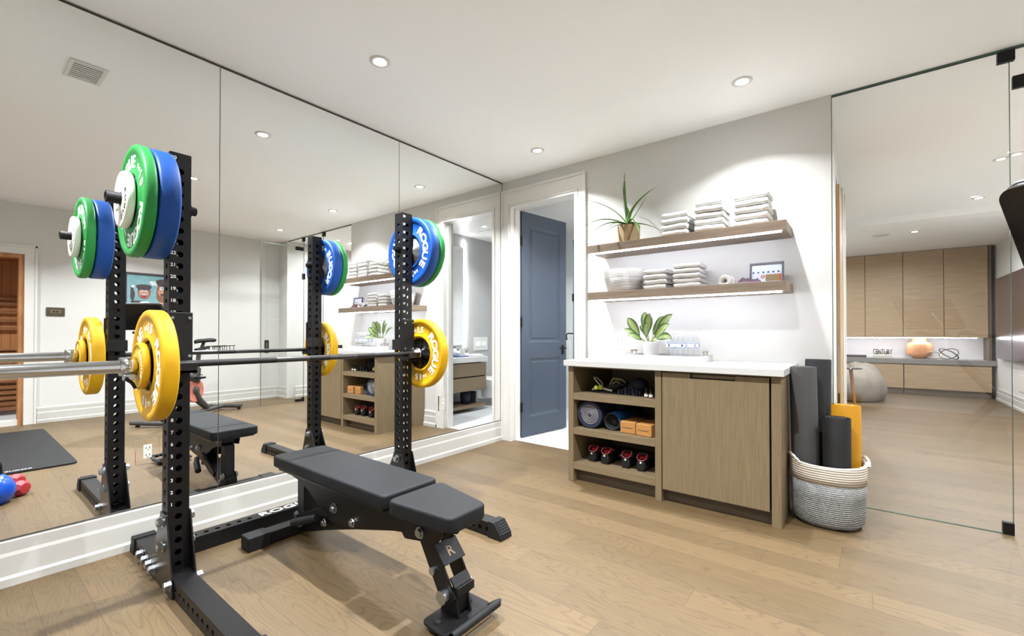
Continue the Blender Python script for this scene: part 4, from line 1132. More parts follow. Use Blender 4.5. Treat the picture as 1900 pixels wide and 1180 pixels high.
q = MB().box(-0.093, 0.093, -0.002, 0.003, 0.014, 0.141, 0, R); pp = part('print', q, plain('certificate paper', (214, 222, 236), 0.6), fr)
q = MB()
for k in range(6): q.lathe([(0.0065, -0.0028), (0.0001, -0.0028)], 12, axis='y', mx=R @ Matrix.Translation((-0.082 + k * 0.031, 0, 0.086)))
part('blue_dots', q, M['lab_navy'], pp)
part('tan_block', MB().box(-0.005, 0.085, -0.0028, -0.0024, 0.022, 0.07, 0, R), M['pot_tan'], pp)
part('red_mark', MB().lathe([(0.013, -0.0035), (0.006, -0.0035)], 16, axis='y', mx=R @ Matrix.Translation((-0.022, 0, 0.055))).box(0.078, 0.09, -0.0034, -0.003, 0.022, 0.07, 0, R), plain('orange red print', (206, 96, 64), 0.6), pp)

# ------------------------------------------------------------------ inside the cubbies
S1, S2, S3 = 0.675, 0.410, 0.145
# top cubby
q = MB().lathe([(0.001, 0), (0.115, 0.001), (0.12, 0.007), (0.115, 0.013), (0.001, 0.013)], 28, mx=Matrix.Translation((1.475, -0.50, S1)) @ Matrix.Diagonal((1.1, 0.75, 1, 1)))
solo('balance_disc', q, M['mat_dark'], 'flat black rubber disc under the cords in the top cubby', 'disc')
def coilpath(c, a, b, n, turns, lift, ph=0):
    return [(c[0] + a * math.cos(ph + 2 * PI * turns * i / n), c[1] + b * math.sin(ph + 2 * PI * turns * i / n), c[2] + lift * abs(math.sin(PI * i / n * turns)) + 0.004) for i in range(n + 1)]
q = MB().tube(coilpath((1.40, -0.52, S1 + 0.016), 0.035, 0.03, 40, 1.6, 0.09), 0.0045, 8).tube([(1.365, -0.55, S1 + 0.02), (1.45, -0.56, S1 + 0.035), (1.53, -0.55, S1 + 0.02)], 0.009, 8)
solo('skipping_rope', q, M['paper'], 'pale looped cord with handle at the left of the top cubby', 'rope')
q = MB().sphere((1.424, -0.60, S1 + 0.044), 0.0185, 10).sphere((1.452, -0.585, S1 + 0.044), 0.0185, 10)
solo('massage_ball', q, M['ball'], 'lime green double ball among the cords in the top cubby', 'ball')
q = MB().tube([(1.46, -0.48, S1 + 0.02), (1.50, -0.47, S1 + 0.105), (1.56, -0.45, S1 + 0.10), (1.61, -0.44, S1 + 0.06), (1.655, -0.43, S1 + 0.01)], 0.007, 8).tube([(1.47, -0.5, S1 + 0.03), (1.54, -0.5, S1 + 0.09), (1.60, -0.48, S1 + 0.05)], 0.006, 8)
solo('resistance_band', q, M['beige_strap'], 'pale green strap arching over the black gear in the top cubby', 'band')
q = MB()
for i in range(5): q.tube(coilpath((1.50 + 0.02 * i, -0.50 + 0.01 * i, S1 + 0.018 + 0.008 * i), 0.055 - 0.005 * i, 0.05, 24, 1, 0.02, i), 0.010, 8)
solo('resistance_tube', q, M['mat_black'], 'coiled black resistance tubes in the top cubby under the strap', 'resistance band')
q = MB()
for i in range(9):
    x = 1.60 + i * 0.019; q.cyl((x, -0.585 + 0.01 * (i % 3), S1 + 0.003), (x, -0.585 + 0.01 * (i % 3), S1 + 0.038 + 0.006 * (i % 4)), 0.0085, 12)
q.sphere((1.70, -0.44, S1 + 0.064), 0.06, 10, sc=(1.1, 1, 0.95)).sphere((1.66, -0.48, S1 + 0.036), 0.035, 8)
solo('ankle_straps', q, M['navy'], 'dark pile of straps and grips at the right of the top cubby', 'strap')
for i, x in enumerate((1.815, 1.853)):
    lab = 'tiny dark dropper bottle at the right edge of the top cubby, %s one' % ('left' if i == 0 else 'right')
    if i == 0:
        t = thing('dropper_bottle', (x, -0.60, S1), lab, 'bottle', 'dropper bottles in the top cubby')
        part('glass_body', MB().lathe([(0.001, 0.0005), (0.013, 0.0), (0.013, 0.032), (0.006, 0.038), (0.006, 0.042)], 16, mx=Matrix.Translation((x, -0.60, S1))), plain('amber glass', (58, 38, 30), 0.2), t)
        part('cap', MB().lathe([(0.008, 0.040), (0.008, 0.058), (0.005, 0.066), (0.001, 0.066)], 14, mx=Matrix.Translation((x, -0.60, S1))), M['blacksat'], t)
        part('label', MB().lathe([(0.0133, 0.007), (0.0133, 0.026)], 16, mx=Matrix.Translation((x, -0.60, S1))), M['paper'], t)
        t0 = t
    else: copy_tree(t0, (x, -0.61, S1), lab)
# middle cubby
t = thing('foam_roller', (1.392, -0.48, S2), 'navy rolled mat with white spiral end in the middle cubby', 'foam roller')
RZ = S2 + 0.104; RX = 1.394
part('roll_body', MB().cyl((RX, -0.655, RZ), (RX, -0.20, RZ), 0.100, 48), M['navy'], t)
sp_ = []
for i in range(240):
    a = i / 240 * 2 * PI * 5.5; r = 0.012 + 0.064 * i / 240; sp_.append((RX + r * math.cos(a), -0.6555, RZ + r * math.sin(a)))
part('spiral_edge', MB().tube(sp_, 0.0011, 5), M['paper'], t)
t = thing('foam_roller', (1.575, -0.40, S2), 'bright blue foam roller with black end in the middle cubby', 'foam roller')
part('roll_body', MB().lathe([(0.0635, -0.62), (0.0655, -0.61), (0.0655, -0.18), (0.001, -0.18)], 36, axis='y', mx=Matrix.Translation((1.560, 0, S2 + 0.066))), M['bright_blue'], t)
part('hollow_end', MB().lathe([(0.0635, -0.62), (0.058, -0.623), (0.052, -0.61), (0.045, -0.56), (0.001, -0.55)], 32, axis='y', mx=Matrix.Translation((1.560, 0, S2 + 0.066))), M['mat_black'], t)
t = solo('foam_roller', MB().cyl((1.512, -0.40, S2 + 0.17), (1.512, -0.12, S2 + 0.17), 0.055, 32), M['mat_black'], 'black foam roller wedged behind the spiral mat in the middle cubby', 'foam roller')
for i, (x0, lab) in enumerate(((1.637, 'tan bamboo yoga block in the middle cubby, left of two'), (1.765, 'tan bamboo yoga block in the middle cubby against the divider'))):
    if i == 0:
        yb = thing('yoga_block', (x0 + 0.058, -0.565, S2), lab, 'yoga block', 'yoga blocks in the middle cubby')
        part('block', MB().box(x0, x0 + 0.116, -0.645, -0.43, S2 + 0.001, S2 + 0.086), M['cork'], yb, bevel=0.006)
        tx = MB()
        for q_ in range(6): tx.box(x0 + 0.036 + q_ * 0.010, x0 + 0.043 + q_ * 0.010, -0.6456, -0.6448, S2 + 0.036, S2 + 0.043 + 0.003 * (q_ % 3 == 0))
        tx.lathe([(0.006, -0.6455), (0.003, -0.6455)], 10, axis='y', mx=Matrix.Translation((x0 + 0.022, 0, S2 + 0.041)))
        part('burned_mark', tx, M['kick'], yb)
    else: copy_tree(yb, (x0 + 0.060, -0.585, S2), lab, rotz=math.radians(-3))
# shoes in the bottom cubby (heels to the front)
def make_shoe():
    t = thing('cycling_shoe', (0, 0, 0), '', 'shoe', 'cycling shoes in the bottom cubby')
    # rows along y (heel at y=-0.13 front, toe at +0.13)
    secs = [(-0.135, 0.024, 0.012, 0.075, 0.018), (-0.128, 0.034, 0.008, 0.092, 0.024), (-0.10, 0.038, 0.008, 0.098, 0.029), (-0.06, 0.037, 0.010, 0.078, 0.032), (-0.02, 0.036, 0.012, 0.070, 0.030), (0.03, 0.042, 0.010, 0.062, 0.026), (0.08, 0.044, 0.008, 0.046, 0.024), (0.115, 0.036, 0.010, 0.036, 0.018), (0.132, 0.018, 0.014, 0.028, 0.010)]
    mb = MB(); n = 18; vs = []
    for (y, w, zb, zt, tw) in secs:
        for j in range(n):
            a = 2 * PI * j / n; c, s_ = math.cos(a), math.sin(a)
            ww = (w if s_ < 0.2 else w * (1 - (s_ - 0.2) / 0.8) + tw * (s_ - 0.2) / 0.8)
            vs.append((ww * (abs(c) ** 0.7) * (1 if c >= 0 else -1), y, (zb + zt) / 2 + (zt - zb) / 2 * (abs(s_) ** 0.8) * (1 if s_ >= 0 else -1)))
    fs = [(i * n + j, (i + 1) * n + j, (i + 1) * n + (j + 1) % n, i * n + (j + 1) % n) for i in range(len(secs) - 1) for j in range(n)]
    mb.add(vs, fs, 0, True); mb.add(vs[:n], [tuple(range(n))], 0, True); mb.add(vs[-n:], [tuple(range(n))[::-1]], 0, True)
    part('upper', mb, M['shoe'], t)
    part('lining', MB().sphere((0, -0.085, 0.092), 0.026, 8, sc=(1.0, 1.6, 0.35)), M['shoe_red'], t)
    q = MB().tube([(-0.031, -0.105, 0.112), (-0.033, -0.122, 0.092), (-0.018, -0.134, 0.082), (0, -0.137, 0.078), (0.018, -0.134, 0.082), (0.033, -0.122, 0.092), (0.033, -0.095, 0.118), (0.026, -0.06, 0.10), (0.024, -0.02, 0.086), (0, 0.0, 0.08), (-0.024, -0.02, 0.086), (-0.028, -0.06, 0.10)], 0.0042, 7, closed=True)
    part('collar_piping', q, M['pinkred'], t)
    part('heel_badge', MB().box(-0.006, 0.006, -0.1395, -0.136, 0.060, 0.070), M['lettering'], t)
    q = MB().tube([(-0.03, -0.075, 0.07), (-0.032, -0.085, 0.118), (0, -0.10, 0.124), (0.032, -0.085, 0.118), (0.03, -0.075, 0.07)], 0.006, 7)
    part('ankle_strap', q, M['shoe'], t)
    q = MB().prism([(-0.13, 0.0), (0.12, 0.0), (0.13, 0.012), (-0.135, 0.014)], -0.026, 0.026, 'x')
    part('sole', q, M['blacksat'], t, bevel=0.004)
    return t
sh0 = make_shoe()
for i, (x, y, a, l) in enumerate([(1.395, -0.470, -4, 'leftmost'), (1.502, -0.475, -3, 'second from the left'), (1.655, -0.475, 3, 'second from the right'), (1.775, -0.480, 2, 'nearest the divider')]):
    lab = 'black cycling shoe with red lining in the bottom cubby, %s' % l
    if i == 0: sh0.location = (x, y, S3); sh0.rotation_euler = (0, 0, math.radians(a)); sh0['label'] = lab
    else: copy_tree(sh0, (x, y, S3), lab, rotz=math.radians(a))
for i, (x, l) in enumerate(((1.585, 'between the two shoe pairs'), (1.862, 'beside the divider'))):
    q = MB().tube([(x - 0.03, -0.42, S3 + 0.012), (x - 0.02, -0.50, S3 + 0.05), (x, -0.52, S3 + 0.07), (x + 0.02, -0.50, S3 + 0.04), (x + 0.026, -0.44, S3 + 0.012), (x, -0.40, S3 + 0.03)], 0.009, 8, closed=True)
    solo('velcro_strap', q, M['grey_metal'], 'grey looped strap in the bottom cubby %s' % l, 'strap', 'loose straps in the bottom cubby')

# ================================================================== BIG BASKET WITH MATS
BKX, BKY = 2.855, -0.385
t = thing('storage_basket', (BKX, BKY, 0), 'large grey rope basket with cream rim holding rolled mats', 'basket')
def ring_pts(z, rx, ry, n=64, sag=0.0):
    out = []
    for j in range(n):
        a = 2 * PI * j / n; sx = math.copysign(abs(math.cos(a)) ** 0.85, math.cos(a)); sy = math.copysign(abs(math.sin(a)) ** 0.85, math.sin(a))
        dent = -0.03 * math.exp(-((a - 5.75) / 0.35) ** 2) * math.exp(-((z - 0.12) / 0.07) ** 2)
        out.append((BKX + (rx + dent) * sx, BKY + (ry + dent) * sy, z + sag * math.cos(2 * a)))
    return out
def shell(levels, inner=0.010):
    vs = []; n = 64
    for (z, rx, ry, sg) in levels: vs += ring_pts(z, rx, ry, n, sg)
    for (z, rx, ry, sg) in levels[::-1]: vs += ring_pts(z, rx - inner, ry - inner, n, sg)
    m = len(levels) * 2
    return MB().add(vs, [(i * n + j, i * n + (j + 1) % n, ((i + 1) % m) * n + (j + 1) % n, ((i + 1) % m) * n + j) for i in range(m) for j in range(n)], 0, True)
lw = shell([(0.004, 0.150, 0.145, 0), (0.03, 0.176, 0.168, 0), (0.10, 0.184, 0.176, 0), (0.18, 0.186, 0.180, 0), (0.262, 0.188, 0.184, 0.002)])
lw.add(ring_pts(0.003, 0.15, 0.145), [tuple(range(64))[::-1]], 0)
part('lower_band', lw, M['rope_grey'], t)
part('rim_band', shell([(0.262, 0.189, 0.185, 0.002), (0.31, 0.190, 0.188, 0.004), (0.36, 0.191, 0.190, 0.006), (0.372, 0.191, 0.190, 0.006)], 0.012), M['rope_cream'], t)
hn = MB()
for (a0, zc) in ((3.55, 0.362), (0.4, 0.362)):
    pts = []
    for i in range(15):
        a = a0 + (i - 7) * 0.07; rr = 0.197; pts.append((BKX + rr * math.cos(a), BKY + rr * math.sin(a), zc + 0.034 * math.sin(PI * i / 14)))
    part('rope_handle', MB().tube(pts, 0.0085, 8), M['rope_cream'], t)
def rolled_mat(name, x, y, z0, z1, r, ry, mat, label, spiral=True, turns=3, lean=(0, 0)):
    t = thing(name, (x, y, z0), label, 'rolled mat')
    n = 40; q = MB(); vs = []
    for z in (z0, z0 + 0.01, z1 - 0.006, z1):
        for j in range(n):
            a = 2 * PI * j / n; f = 0.97 if z in (z0, z1) else 1.0
            k = (z - z0) / (z1 - z0); vs.append((x + lean[0] * k + r * f * math.cos(a), y + lean[1] * k + ry * f * math.sin(a), z))
    q.add(vs, [(i * n + j, i * n + (j + 1) % n, (i + 1) * n + (j + 1) % n, (i + 1) * n + j) for i in range(3) for j in range(n)], 0, True)
    q.add(vs[:n], [tuple(range(n))[::-1]], 0)
    part('mat_body', q, mat, t)
    # wound end: spiral sheet seen from above
    N = 36 * turns; vs = []; fs = []
    for i in range(N + 1):
        a = 2 * PI * i / 36; f = 0.97 - 0.75 * i / N; f2 = f - 0.75 / turns * 0.62
        for ff in (f, max(0.04, f2)):
            vs.append((x + lean[0] + r * ff * math.cos(a), y + lean[1] + ry * ff * math.sin(a), z1))
        vs.append((x + lean[0] + r * max(0.04, f2) * math.cos(a), y + lean[1] + ry * max(0.04, f2) * math.sin(a), z1 - 0.02))
    for i in range(N): fs += [(i * 3, i * 3 + 3, i * 3 + 4, i * 3 + 1), (i * 3 + 1, i * 3 + 4, i * 3 + 5, i * 3 + 2)]
    part('wound_end', MB().add(vs, fs, 0, False), mat, t)
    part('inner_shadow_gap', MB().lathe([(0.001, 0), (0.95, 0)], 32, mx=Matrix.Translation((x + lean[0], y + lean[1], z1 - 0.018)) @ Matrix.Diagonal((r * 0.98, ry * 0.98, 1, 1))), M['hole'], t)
    return t
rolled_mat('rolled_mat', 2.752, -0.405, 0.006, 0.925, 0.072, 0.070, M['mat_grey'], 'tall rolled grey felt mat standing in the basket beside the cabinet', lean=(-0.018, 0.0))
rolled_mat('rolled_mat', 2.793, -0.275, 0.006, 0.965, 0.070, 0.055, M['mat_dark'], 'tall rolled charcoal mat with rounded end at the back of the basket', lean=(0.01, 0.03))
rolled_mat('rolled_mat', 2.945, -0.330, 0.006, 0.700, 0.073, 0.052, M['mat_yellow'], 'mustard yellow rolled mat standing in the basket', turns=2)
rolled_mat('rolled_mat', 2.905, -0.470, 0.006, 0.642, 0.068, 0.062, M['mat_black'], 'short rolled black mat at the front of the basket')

# ================================================================== THINGS SEEN IN THE MIRROR (east side of the gym)
# sauna behind the doorway in the right wall
struct('wall_sauna', MB().box(6.9, 7.0, -5.0, -2.6, 0, 2.3).box(5.3, 7.0, -2.7, -2.6, 0, 2.3).box(5.3, 7.0, -5.0, -4.9, 0, 2.3), tiles('cedar wall boards', (190, 134, 84), (96, 58, 32), 0.09, 5.0, axes=(1, 2), rough=0.55, line=0.005))
struct('ceiling_sauna', MB().box(5.3, 7.0, -5.0, -2.6, 2.2, 2.3), M['cedar_h'])
struct('floor_sauna', MB().box(5.3, 7.0, -5.0, -2.6, -0.05, 0.04), M['tile'])
struct('trim_2', MB().box(5.118, 5.151, -3.075, -2.965, 0, 2.22).box(5.118, 5.15, -4.125, -4.015, 0, 2.22).box(5.118, 5.15, -4.015, -3.075, 2.11, 2.22).box(5.108, 5.118, -2.985, -2.965, 0, 2.22).box(5.108, 5.118, -4.125, -2.965, 2.2, 2.22), M['trim'])
struct('trim_3', MB().box(5.14, 5.32, -3.12, -3.076, 0.0, 2.11).box(5.14, 5.32, -4.015, -3.97, 0.0, 2.11).box(5.14, 5.32, -3.97, -3.12, 2.06, 2.11), M['cedar'])
struct('door_sill', MB().box(5.15, 5.32, -3.97, -3.12, 0.0, 0.06), M['trim'])
t = thing('sauna_bench', (6.45, -3.8, 0.04), 'slatted cedar sauna benches with backrest rails seen in the mirror', 'bench')
for (x0, x1, z) in ((5.95, 6.4, 0.50), (6.4, 6.9, 0.92)):
    for k in range(4):
        w = (x1 - x0) / 4; part('seat_slat', MB().box(x0 + k * w + 0.008, x0 + (k + 1) * w - 0.008, -4.85, -2.75, z - 0.03, z), M['cedar_h'], t)
    for k in range(5):
        zz = 0.1 + k * (z - 0.14) / 5 if z < 0.6 else 0.56 + k * 0.065
        part('front_slat', MB().box(x0 + 0.01, x0 + 0.03, -4.85, -2.75, zz, zz + 0.045), M['cedar_h'], t)
for zz in (1.18, 1.30, 1.42, 1.54, 1.62): part('backrest_rail', MB().box(6.85, 6.88, -4.85, -2.75, zz, zz + 0.045), M['cedar_h'], t)
for yy in (-3.0, -3.5, -4.2): part('rail_post', MB().box(6.87, 6.895, yy, yy + 0.04, 1.0, 1.7), M['cedar'], t)
downlight(6.0, -3.5, 2.2, 9.0, 'small round light in the cedar sauna ceiling', None, 0.03)

t = thing('wall_control', (5.148, -2.80, 1.35), 'bronze sauna control panel on the wall right of the sauna doorway', 'control panel')
part('cover_plate', MB().box(5.138, 5.150, -2.885, -2.715, 1.355, 1.465), M['bronze'], t, bevel=0.004)
part('display', MB().box(5.134, 5.138, -2.85, -2.75, 1.385, 1.435), M['brass'], t)
part('buttons', MB().box(5.131, 5.134, -2.825, -2.805, 1.40, 1.42), M['hole'], t); part('buttons', MB().box(5.131, 5.134, -2.795, -2.775, 1.40, 1.42), M['hole'], t)

# painting
t = thing('painting', (5.149, -1.83, 1.45), 'framed painting of two cartoonish heads on aqua, behind the exercise bike', 'painting')
PX = 5.118; y0, y1, z0, z1 = -2.13, -1.42, 1.44, 2.0
q = MB()
for (a, b, c, d) in ((y0, y1, z0, z0 + 0.03), (y0, y1, z1 - 0.03, z1), (y0, y0 + 0.03, z0 + 0.03, z1 - 0.03), (y1 - 0.03, y1, z0 + 0.03, z1 - 0.03)): q.box(PX - 0.012, 5.149, a, b, c, d)
part('frame', q, M['art_dark'], t, bevel=0.003)
cv = part('canvas', MB().box(PX, 5.147, y0 + 0.03, y1 - 0.03, z0 + 0.03, z1 - 0.03), M['art_sky'], t)
def blob(yc, zc, ry, rz, d, mat, name, wob=0.08, n=26, ph=0):
    P = [(yc + ry * math.cos(2 * PI * i / n) * (1 + wob * math.sin(3 * 2 * PI * i / n + ph)), zc + rz * math.sin(2 * PI * i / n) * (1 + wob * math.cos(2 * 2 * PI * i / n + ph))) for i in range(n)]
    part(name, MB().prism(P, PX - d, PX - d + 0.0015, 'x'), M[mat], cv)
part('painted_ground', MB().box(PX - 0.001, PX, -2.09, -1.46, z0 + 0.031, z0 + 0.12), M['art_red'], cv)
blob(-1.91, 1.72, 0.075, 0.10, 0.002, 'art_brown', 'painted_head', ph=1); blob(-1.91, 1.79, 0.085, 0.055, 0.003, 'art_dark', 'painted_hair', 0.14)
blob(-1.91, 1.70, 0.055, 0.06, 0.0045, 'art_pink', 'painted_face'); blob(-1.91, 1.675, 0.038, 0.028, 0.006, 'art_red', 'painted_mouth'); blob(-1.91, 1.688, 0.034, 0.008, 0.0075, 'art_white', 'painted_teeth')
blob(-1.885, 1.742, 0.018, 0.014, 0.006, 'art_white', 'painted_eye'); blob(-1.935, 1.742, 0.018, 0.014, 0.006, 'art_white', 'painted_eye')
blob(-1.96, 1.56, 0.09, 0.05, 0.002, 'art_dark', 'painted_collar', 0.2); blob(-1.9, 1.565, 0.05, 0.035, 0.0035, 'art_white', 'painted_shirt', 0.2)
blob(-1.66, 1.72, 0.115, 0.17, 0.002, 'art_brown', 'painted_head', 0.08, ph=2); blob(-1.64, 1.87, 0.14, 0.06, 0.003, 'art_dark', 'painted_cap', 0.1, ph=1); blob(-1.66, 1.72, 0.085, 0.10, 0.0045, 'art_pink', 'painted_face', 0.1)
blob(-1.70, 1.79, 0.028, 0.026, 0.006, 'art_white', 'painted_eye'); blob(-1.63, 1.79, 0.032, 0.028, 0.006, 'art_white', 'painted_eye'); blob(-1.68, 1.66, 0.07, 0.035, 0.0055, 'art_brown', 'painted_hand', 0.2)
blob(-1.6, 1.55, 0.12, 0.05, 0.003, 'art_pink', 'painted_collar', 0.2)
blob(-1.60, 1.70, 0.05, 0.07, 0.0062, 'art_brown', 'painted_shadow', 0.25, ph=3); blob(-1.69, 1.70, 0.03, 0.02, 0.0068, 'art_dark', 'painted_nostril', 0.2)
blob(-1.70, 1.79, 0.010, 0.010, 0.0078, 'art_dark', 'painted_pupil'); blob(-1.63, 1.79, 0.010, 0.010, 0.0078, 'art_dark', 'painted_pupil')
blob(-1.885, 1.742, 0.007, 0.007, 0.0078, 'art_dark', 'painted_pupil'); blob(-1.935, 1.742, 0.007, 0.007, 0.0078, 'art_dark', 'painted_pupil')
blob(-2.04, 1.70, 0.025, 0.11, 0.002, 'art_dark', 'painted_figure', 0.2, ph=2); blob(-2.035, 1.80, 0.02, 0.02, 0.003, 'art_white', 'painted_head', 0.1)
blob(-1.79, 1.86, 0.05, 0.04, 0.0015, 'art_white', 'painted_cloud', 0.25); blob(-1.50, 1.62, 0.035, 0.12, 0.002, 'art_dark', 'painted_post', 0.15)

# exercise bike
BK = Vector((4.19, -1.45, 0)); f_ = Vector((-0.623, -0.782, 0)).normalized(); s_ = Vector((-f_.y, f_.x, 0))
def bp_(a, z, s=0.0): return BK + f_ * a + s_ * s + Vector((0, 0, z))
bk = thing('exercise_bike', (4.19, -1.45, 0), 'dark exercise bike with coral flywheel, its screen cut by the right edge', 'exercise bike')
def bart(name, mb, mat): return part(name, mb, M[mat], bk)
q = MB(); vs = []
for (a, w, zt) in ((0.17, 0.018, 1.045), (0.12, 0.024, 1.055), (0.05, 0.034, 1.058), (-0.02, 0.055, 1.06), (-0.09, 0.078, 1.064), (-0.15, 0.080, 1.066), (-0.19, 0.055, 1.062)):
    for j in range(12):
        t2 = 2 * PI * j / 12; vs.append(bp_(a, zt - 0.03 + 0.028 * math.sin(t2), w * math.cos(t2)))
q.add(vs, [(i * 12 + j, i * 12 + (j + 1) % 12, (i + 1) * 12 + (j + 1) % 12, (i + 1) * 12 + j) for i in range(6) for j in range(12)], 0, True)
q.add(vs[:12], [tuple(range(12))[::-1]]); q.add(vs[-12:], [tuple(range(12))])
bart('saddle', q, 'rubber')
bart('saddle_clamp', MB().tube([bp_(0.04, 0.93), bp_(0.0, 1.005)], 0.022, 10), 'black')
bart('seat_slider', MB().tube([bp_(0.16, 0.905), bp_(-0.10, 0.935)], 0.022, 8), 'black')
bart('seat_post', MB().tube([bp_(0.09, 0.91), bp_(0.13, 0.62)], 0.028, 12), 'grey_metal')
bart('seat_tube', MB().tube([bp_(0.125, 0.66), bp_(0.16, 0.46)], [0.045, 0.052], 12), 'grey_metal')
bart('main_beam', MB().tube([bp_(0.13, 0.50), bp_(0.42, 0.60), bp_(0.70, 0.86), bp_(0.80, 1.05)], [0.05, 0.045, 0.038, 0.03], 12), 'grey_metal')
bart('rear_strut', MB().tube([bp_(0.17, 0.34), bp_(0.10, 0.22), bp_(-0.07, 0.09)], [0.045, 0.05, 0.04], 12), 'grey_metal')
bart('front_strut', MB().tube([bp_(0.40, 0.60), bp_(0.66, 0.32), bp_(0.83, 0.07)], [0.04, 0.035, 0.035], 12), 'grey_metal')
fw = bart('flywheel', MB().lathe([(0.02, -0.02), (0.06, -0.022), (0.14, -0.016), (0.155, -0.022), (0.16, 0), (0.155, 0.022), (0.14, 0.016), (0.06, 0.022), (0.02, 0.02)], 40, axis='y',
     mx=Matrix.Translation(bp_(0.18, 0.36)) @ Matrix.Rotation(math.atan2(f_.y, f_.x), 4, 'Z')), 'copper')
bart('flywheel_hub', MB().lathe([(0.001, -0.04), (0.055, -0.036), (0.06, -0.02), (0.06, 0.02), (0.055, 0.036), (0.001, 0.04)], 24, axis='y', mx=Matrix.Translation(bp_(0.18, 0.36)) @ Matrix.Rotation(math.atan2(f_.y, f_.x), 4, 'Z')), 'grey_metal')
for sg in (-1, 1):
    bart('crank', MB().tube([bp_(0.14, 0.52, sg * 0.07), bp_(0.02 if sg > 0 else 0.26, 0.50 if sg > 0 else 0.54, sg * 0.075)], 0.012, 8), 'iron')
    a = 0.02 if sg > 0 else 0.26; z = 0.50 if sg > 0 else 0.54
    q = MB().box(-0.045, 0.045, -0.05, 0.05, -0.012, 0.012, 0, Matrix.Translation(bp_(a, z, sg * 0.13)) @ Matrix.Rotation(math.atan2(f_.y, f_.x), 4, 'Z'))
    bart('pedal', q, 'rubber')
    bart('pedal_cage', MB().tube([bp_(a - 0.05, z + 0.03, sg * 0.13), bp_(a + 0.04, z + 0.055, sg * 0.13), bp_(a + 0.07, z, sg * 0.13), bp_(a + 0.04, z - 0.04, sg * 0.13)], 0.006, 6), 'iron')
bart('base_rail', MB().tube([bp_(-0.45, 0.055), bp_(0.85, 0.055)], 0.03, 10), 'grey_metal')
bart('rear_stabiliser', MB().tube([bp_(-0.45, 0.05, -0.26), bp_(-0.46, 0.05, 0.26)], 0.028, 10), 'grey_metal')
bart('front_stabiliser', MB().tube([bp_(0.83, 0.05, -0.30), bp_(0.86, 0.05, 0.0), bp_(0.83, 0.05, 0.30)], 0.028, 10), 'grey_metal')
for a in (-0.45, 0.83):
    for s in (-0.22, 0.22): bart('levelling_foot', MB().cyl(bp_(a, 0.0, s), bp_(a, 0.03, s), 0.022, 10), 'rubber')
q = MB().tube([bp_(0.62, 1.10, -0.22), bp_(0.92, 1.14, -0.20), bp_(0.84, 1.09, -0.08), bp_(0.80, 1.08, 0.0), bp_(0.84, 1.09, 0.08), bp_(0.92, 1.14, 0.20), bp_(0.62, 1.10, 0.22)], 0.017, 8)
bart('handlebar', q, 'rubber')
sc0 = Vector((3.55, -2.272, 1.325))
bart('screen_arm', MB().tube([bp_(0.80, 1.05), sc0 - f_ * 0.02], 0.022, 8), 'grey_metal')
R = Matrix.Translation(sc0) @ Matrix.Rotation(math.atan2(f_.y, f_.x), 4, 'Z') @ Matrix.Rotation(math.radians(28), 4, "Y")
q = MB().prism(rrect(-0.283, 0.283, -0.165, 0.165, 0.028, 6), -0.012, 0.022, 'x', mx=R)
scr = part('screen_body', q, M['screen'], bk, bevel=0.006)
part('display_glass', MB().prism(rrect(-0.27, 0.27, -0.152, 0.152, 0.02, 4), -0.0135, -0.0122, 'x', mx=R), M['tv'], scr)
rim = [R @ Vector((-0.013, y, z)) for (y, z) in rrect(-0.284, 0.284, -0.166, 0.166, 0.028, 6)]
part('rim', MB().tube(rim, 0.0035, 6, closed=True), M['zinc'], scr)
for s in (-0.07, 0.07):
    q = MB().tube([bp_(-0.08, 0.935, s), bp_(-0.30, 0.945, s), bp_(-0.60, 0.945, s)], 0.006, 6)
    for a in (-0.16, -0.33, -0.50): q.tube([bp_(a + 0.04, 0.945, s), bp_(a + 0.02, 0.86, s), bp_(a - 0.05, 0.84, s), bp_(a - 0.07, 0.945, s)], 0.005, 6)
    bart('weight_cradle', q, 'iron')
bart('cradle_crossbar', MB().tube([bp_(-0.32, 0.945, -0.12), bp_(-0.32, 0.945, 0.12)], 0.006, 6), 'iron')

# floor mat, kettlebells, dumbbells near the camera
q = MB().prism(round_poly([(2.345, -2.955), (4.55, -2.955), (4.55, -3.95), (2.345, -3.95)], 0.06), 0.0008, 0.014, 'z')
mt = thing('exercise_mat', (3.4, -3.45, 0), 'large black rubber exercise mat on the floor by the sauna doorway', 'mat')
part('mat_sheet', q, M['rubber'], mt, bevel=0.004)
part('mat_groove', MB().box(2.45, 4.45, -3.46, -3.452, 0.0135, 0.0146), M['hole'], mt)
tx = MB(); add_text(tx, 'ROGUE', 0.035, (2.395, -3.30, 0.0146), (0, -1, 0), (1, 0, 0), 0.01, sx=1.3); part('mat_lettering', tx, M['lettering'], mt)
def kettlebell(x, y, r, ball, handle, label, rot=0.0):
    t = thing('kettlebell', (x, y, 0), label, 'kettlebell')
    part('bell', MB().lathe([(0.001, 0.001), (r * 0.62, 0.0), (r * 0.86, r * 0.28), (r, r * 0.72), (r * 0.97, r * 1.05), (r * 0.78, r * 1.5), (r * 0.5, r * 1.75), (0.001, r * 1.84)], 32, mx=Matrix.Translation((x, y, 0))), M[ball], t)
    P = []
    for i in range(17):
        a = PI * i / 16; u = math.cos(a) * r * (0.66 if abs(math.cos(a)) < 0.9 else 0.6); P.append((x + u * math.cos(rot), y + u * math.sin(rot), r * 1.6 + math.sin(a) ** 0.7 * r * 0.98))
    part('handle', MB().tube(P, r * 0.19, 12), M[handle], t)
kettlebell(1.50, -3.475, 0.105, 'kb_blue', 'rubber', 'blue kettlebell with black handle on the floor at the mirror edge', 0.4)
kettlebell(1.78, -3.53, 0.085, 'kb_green', 'kb_green', 'green kettlebell partly hidden behind the blue one', 0.3)
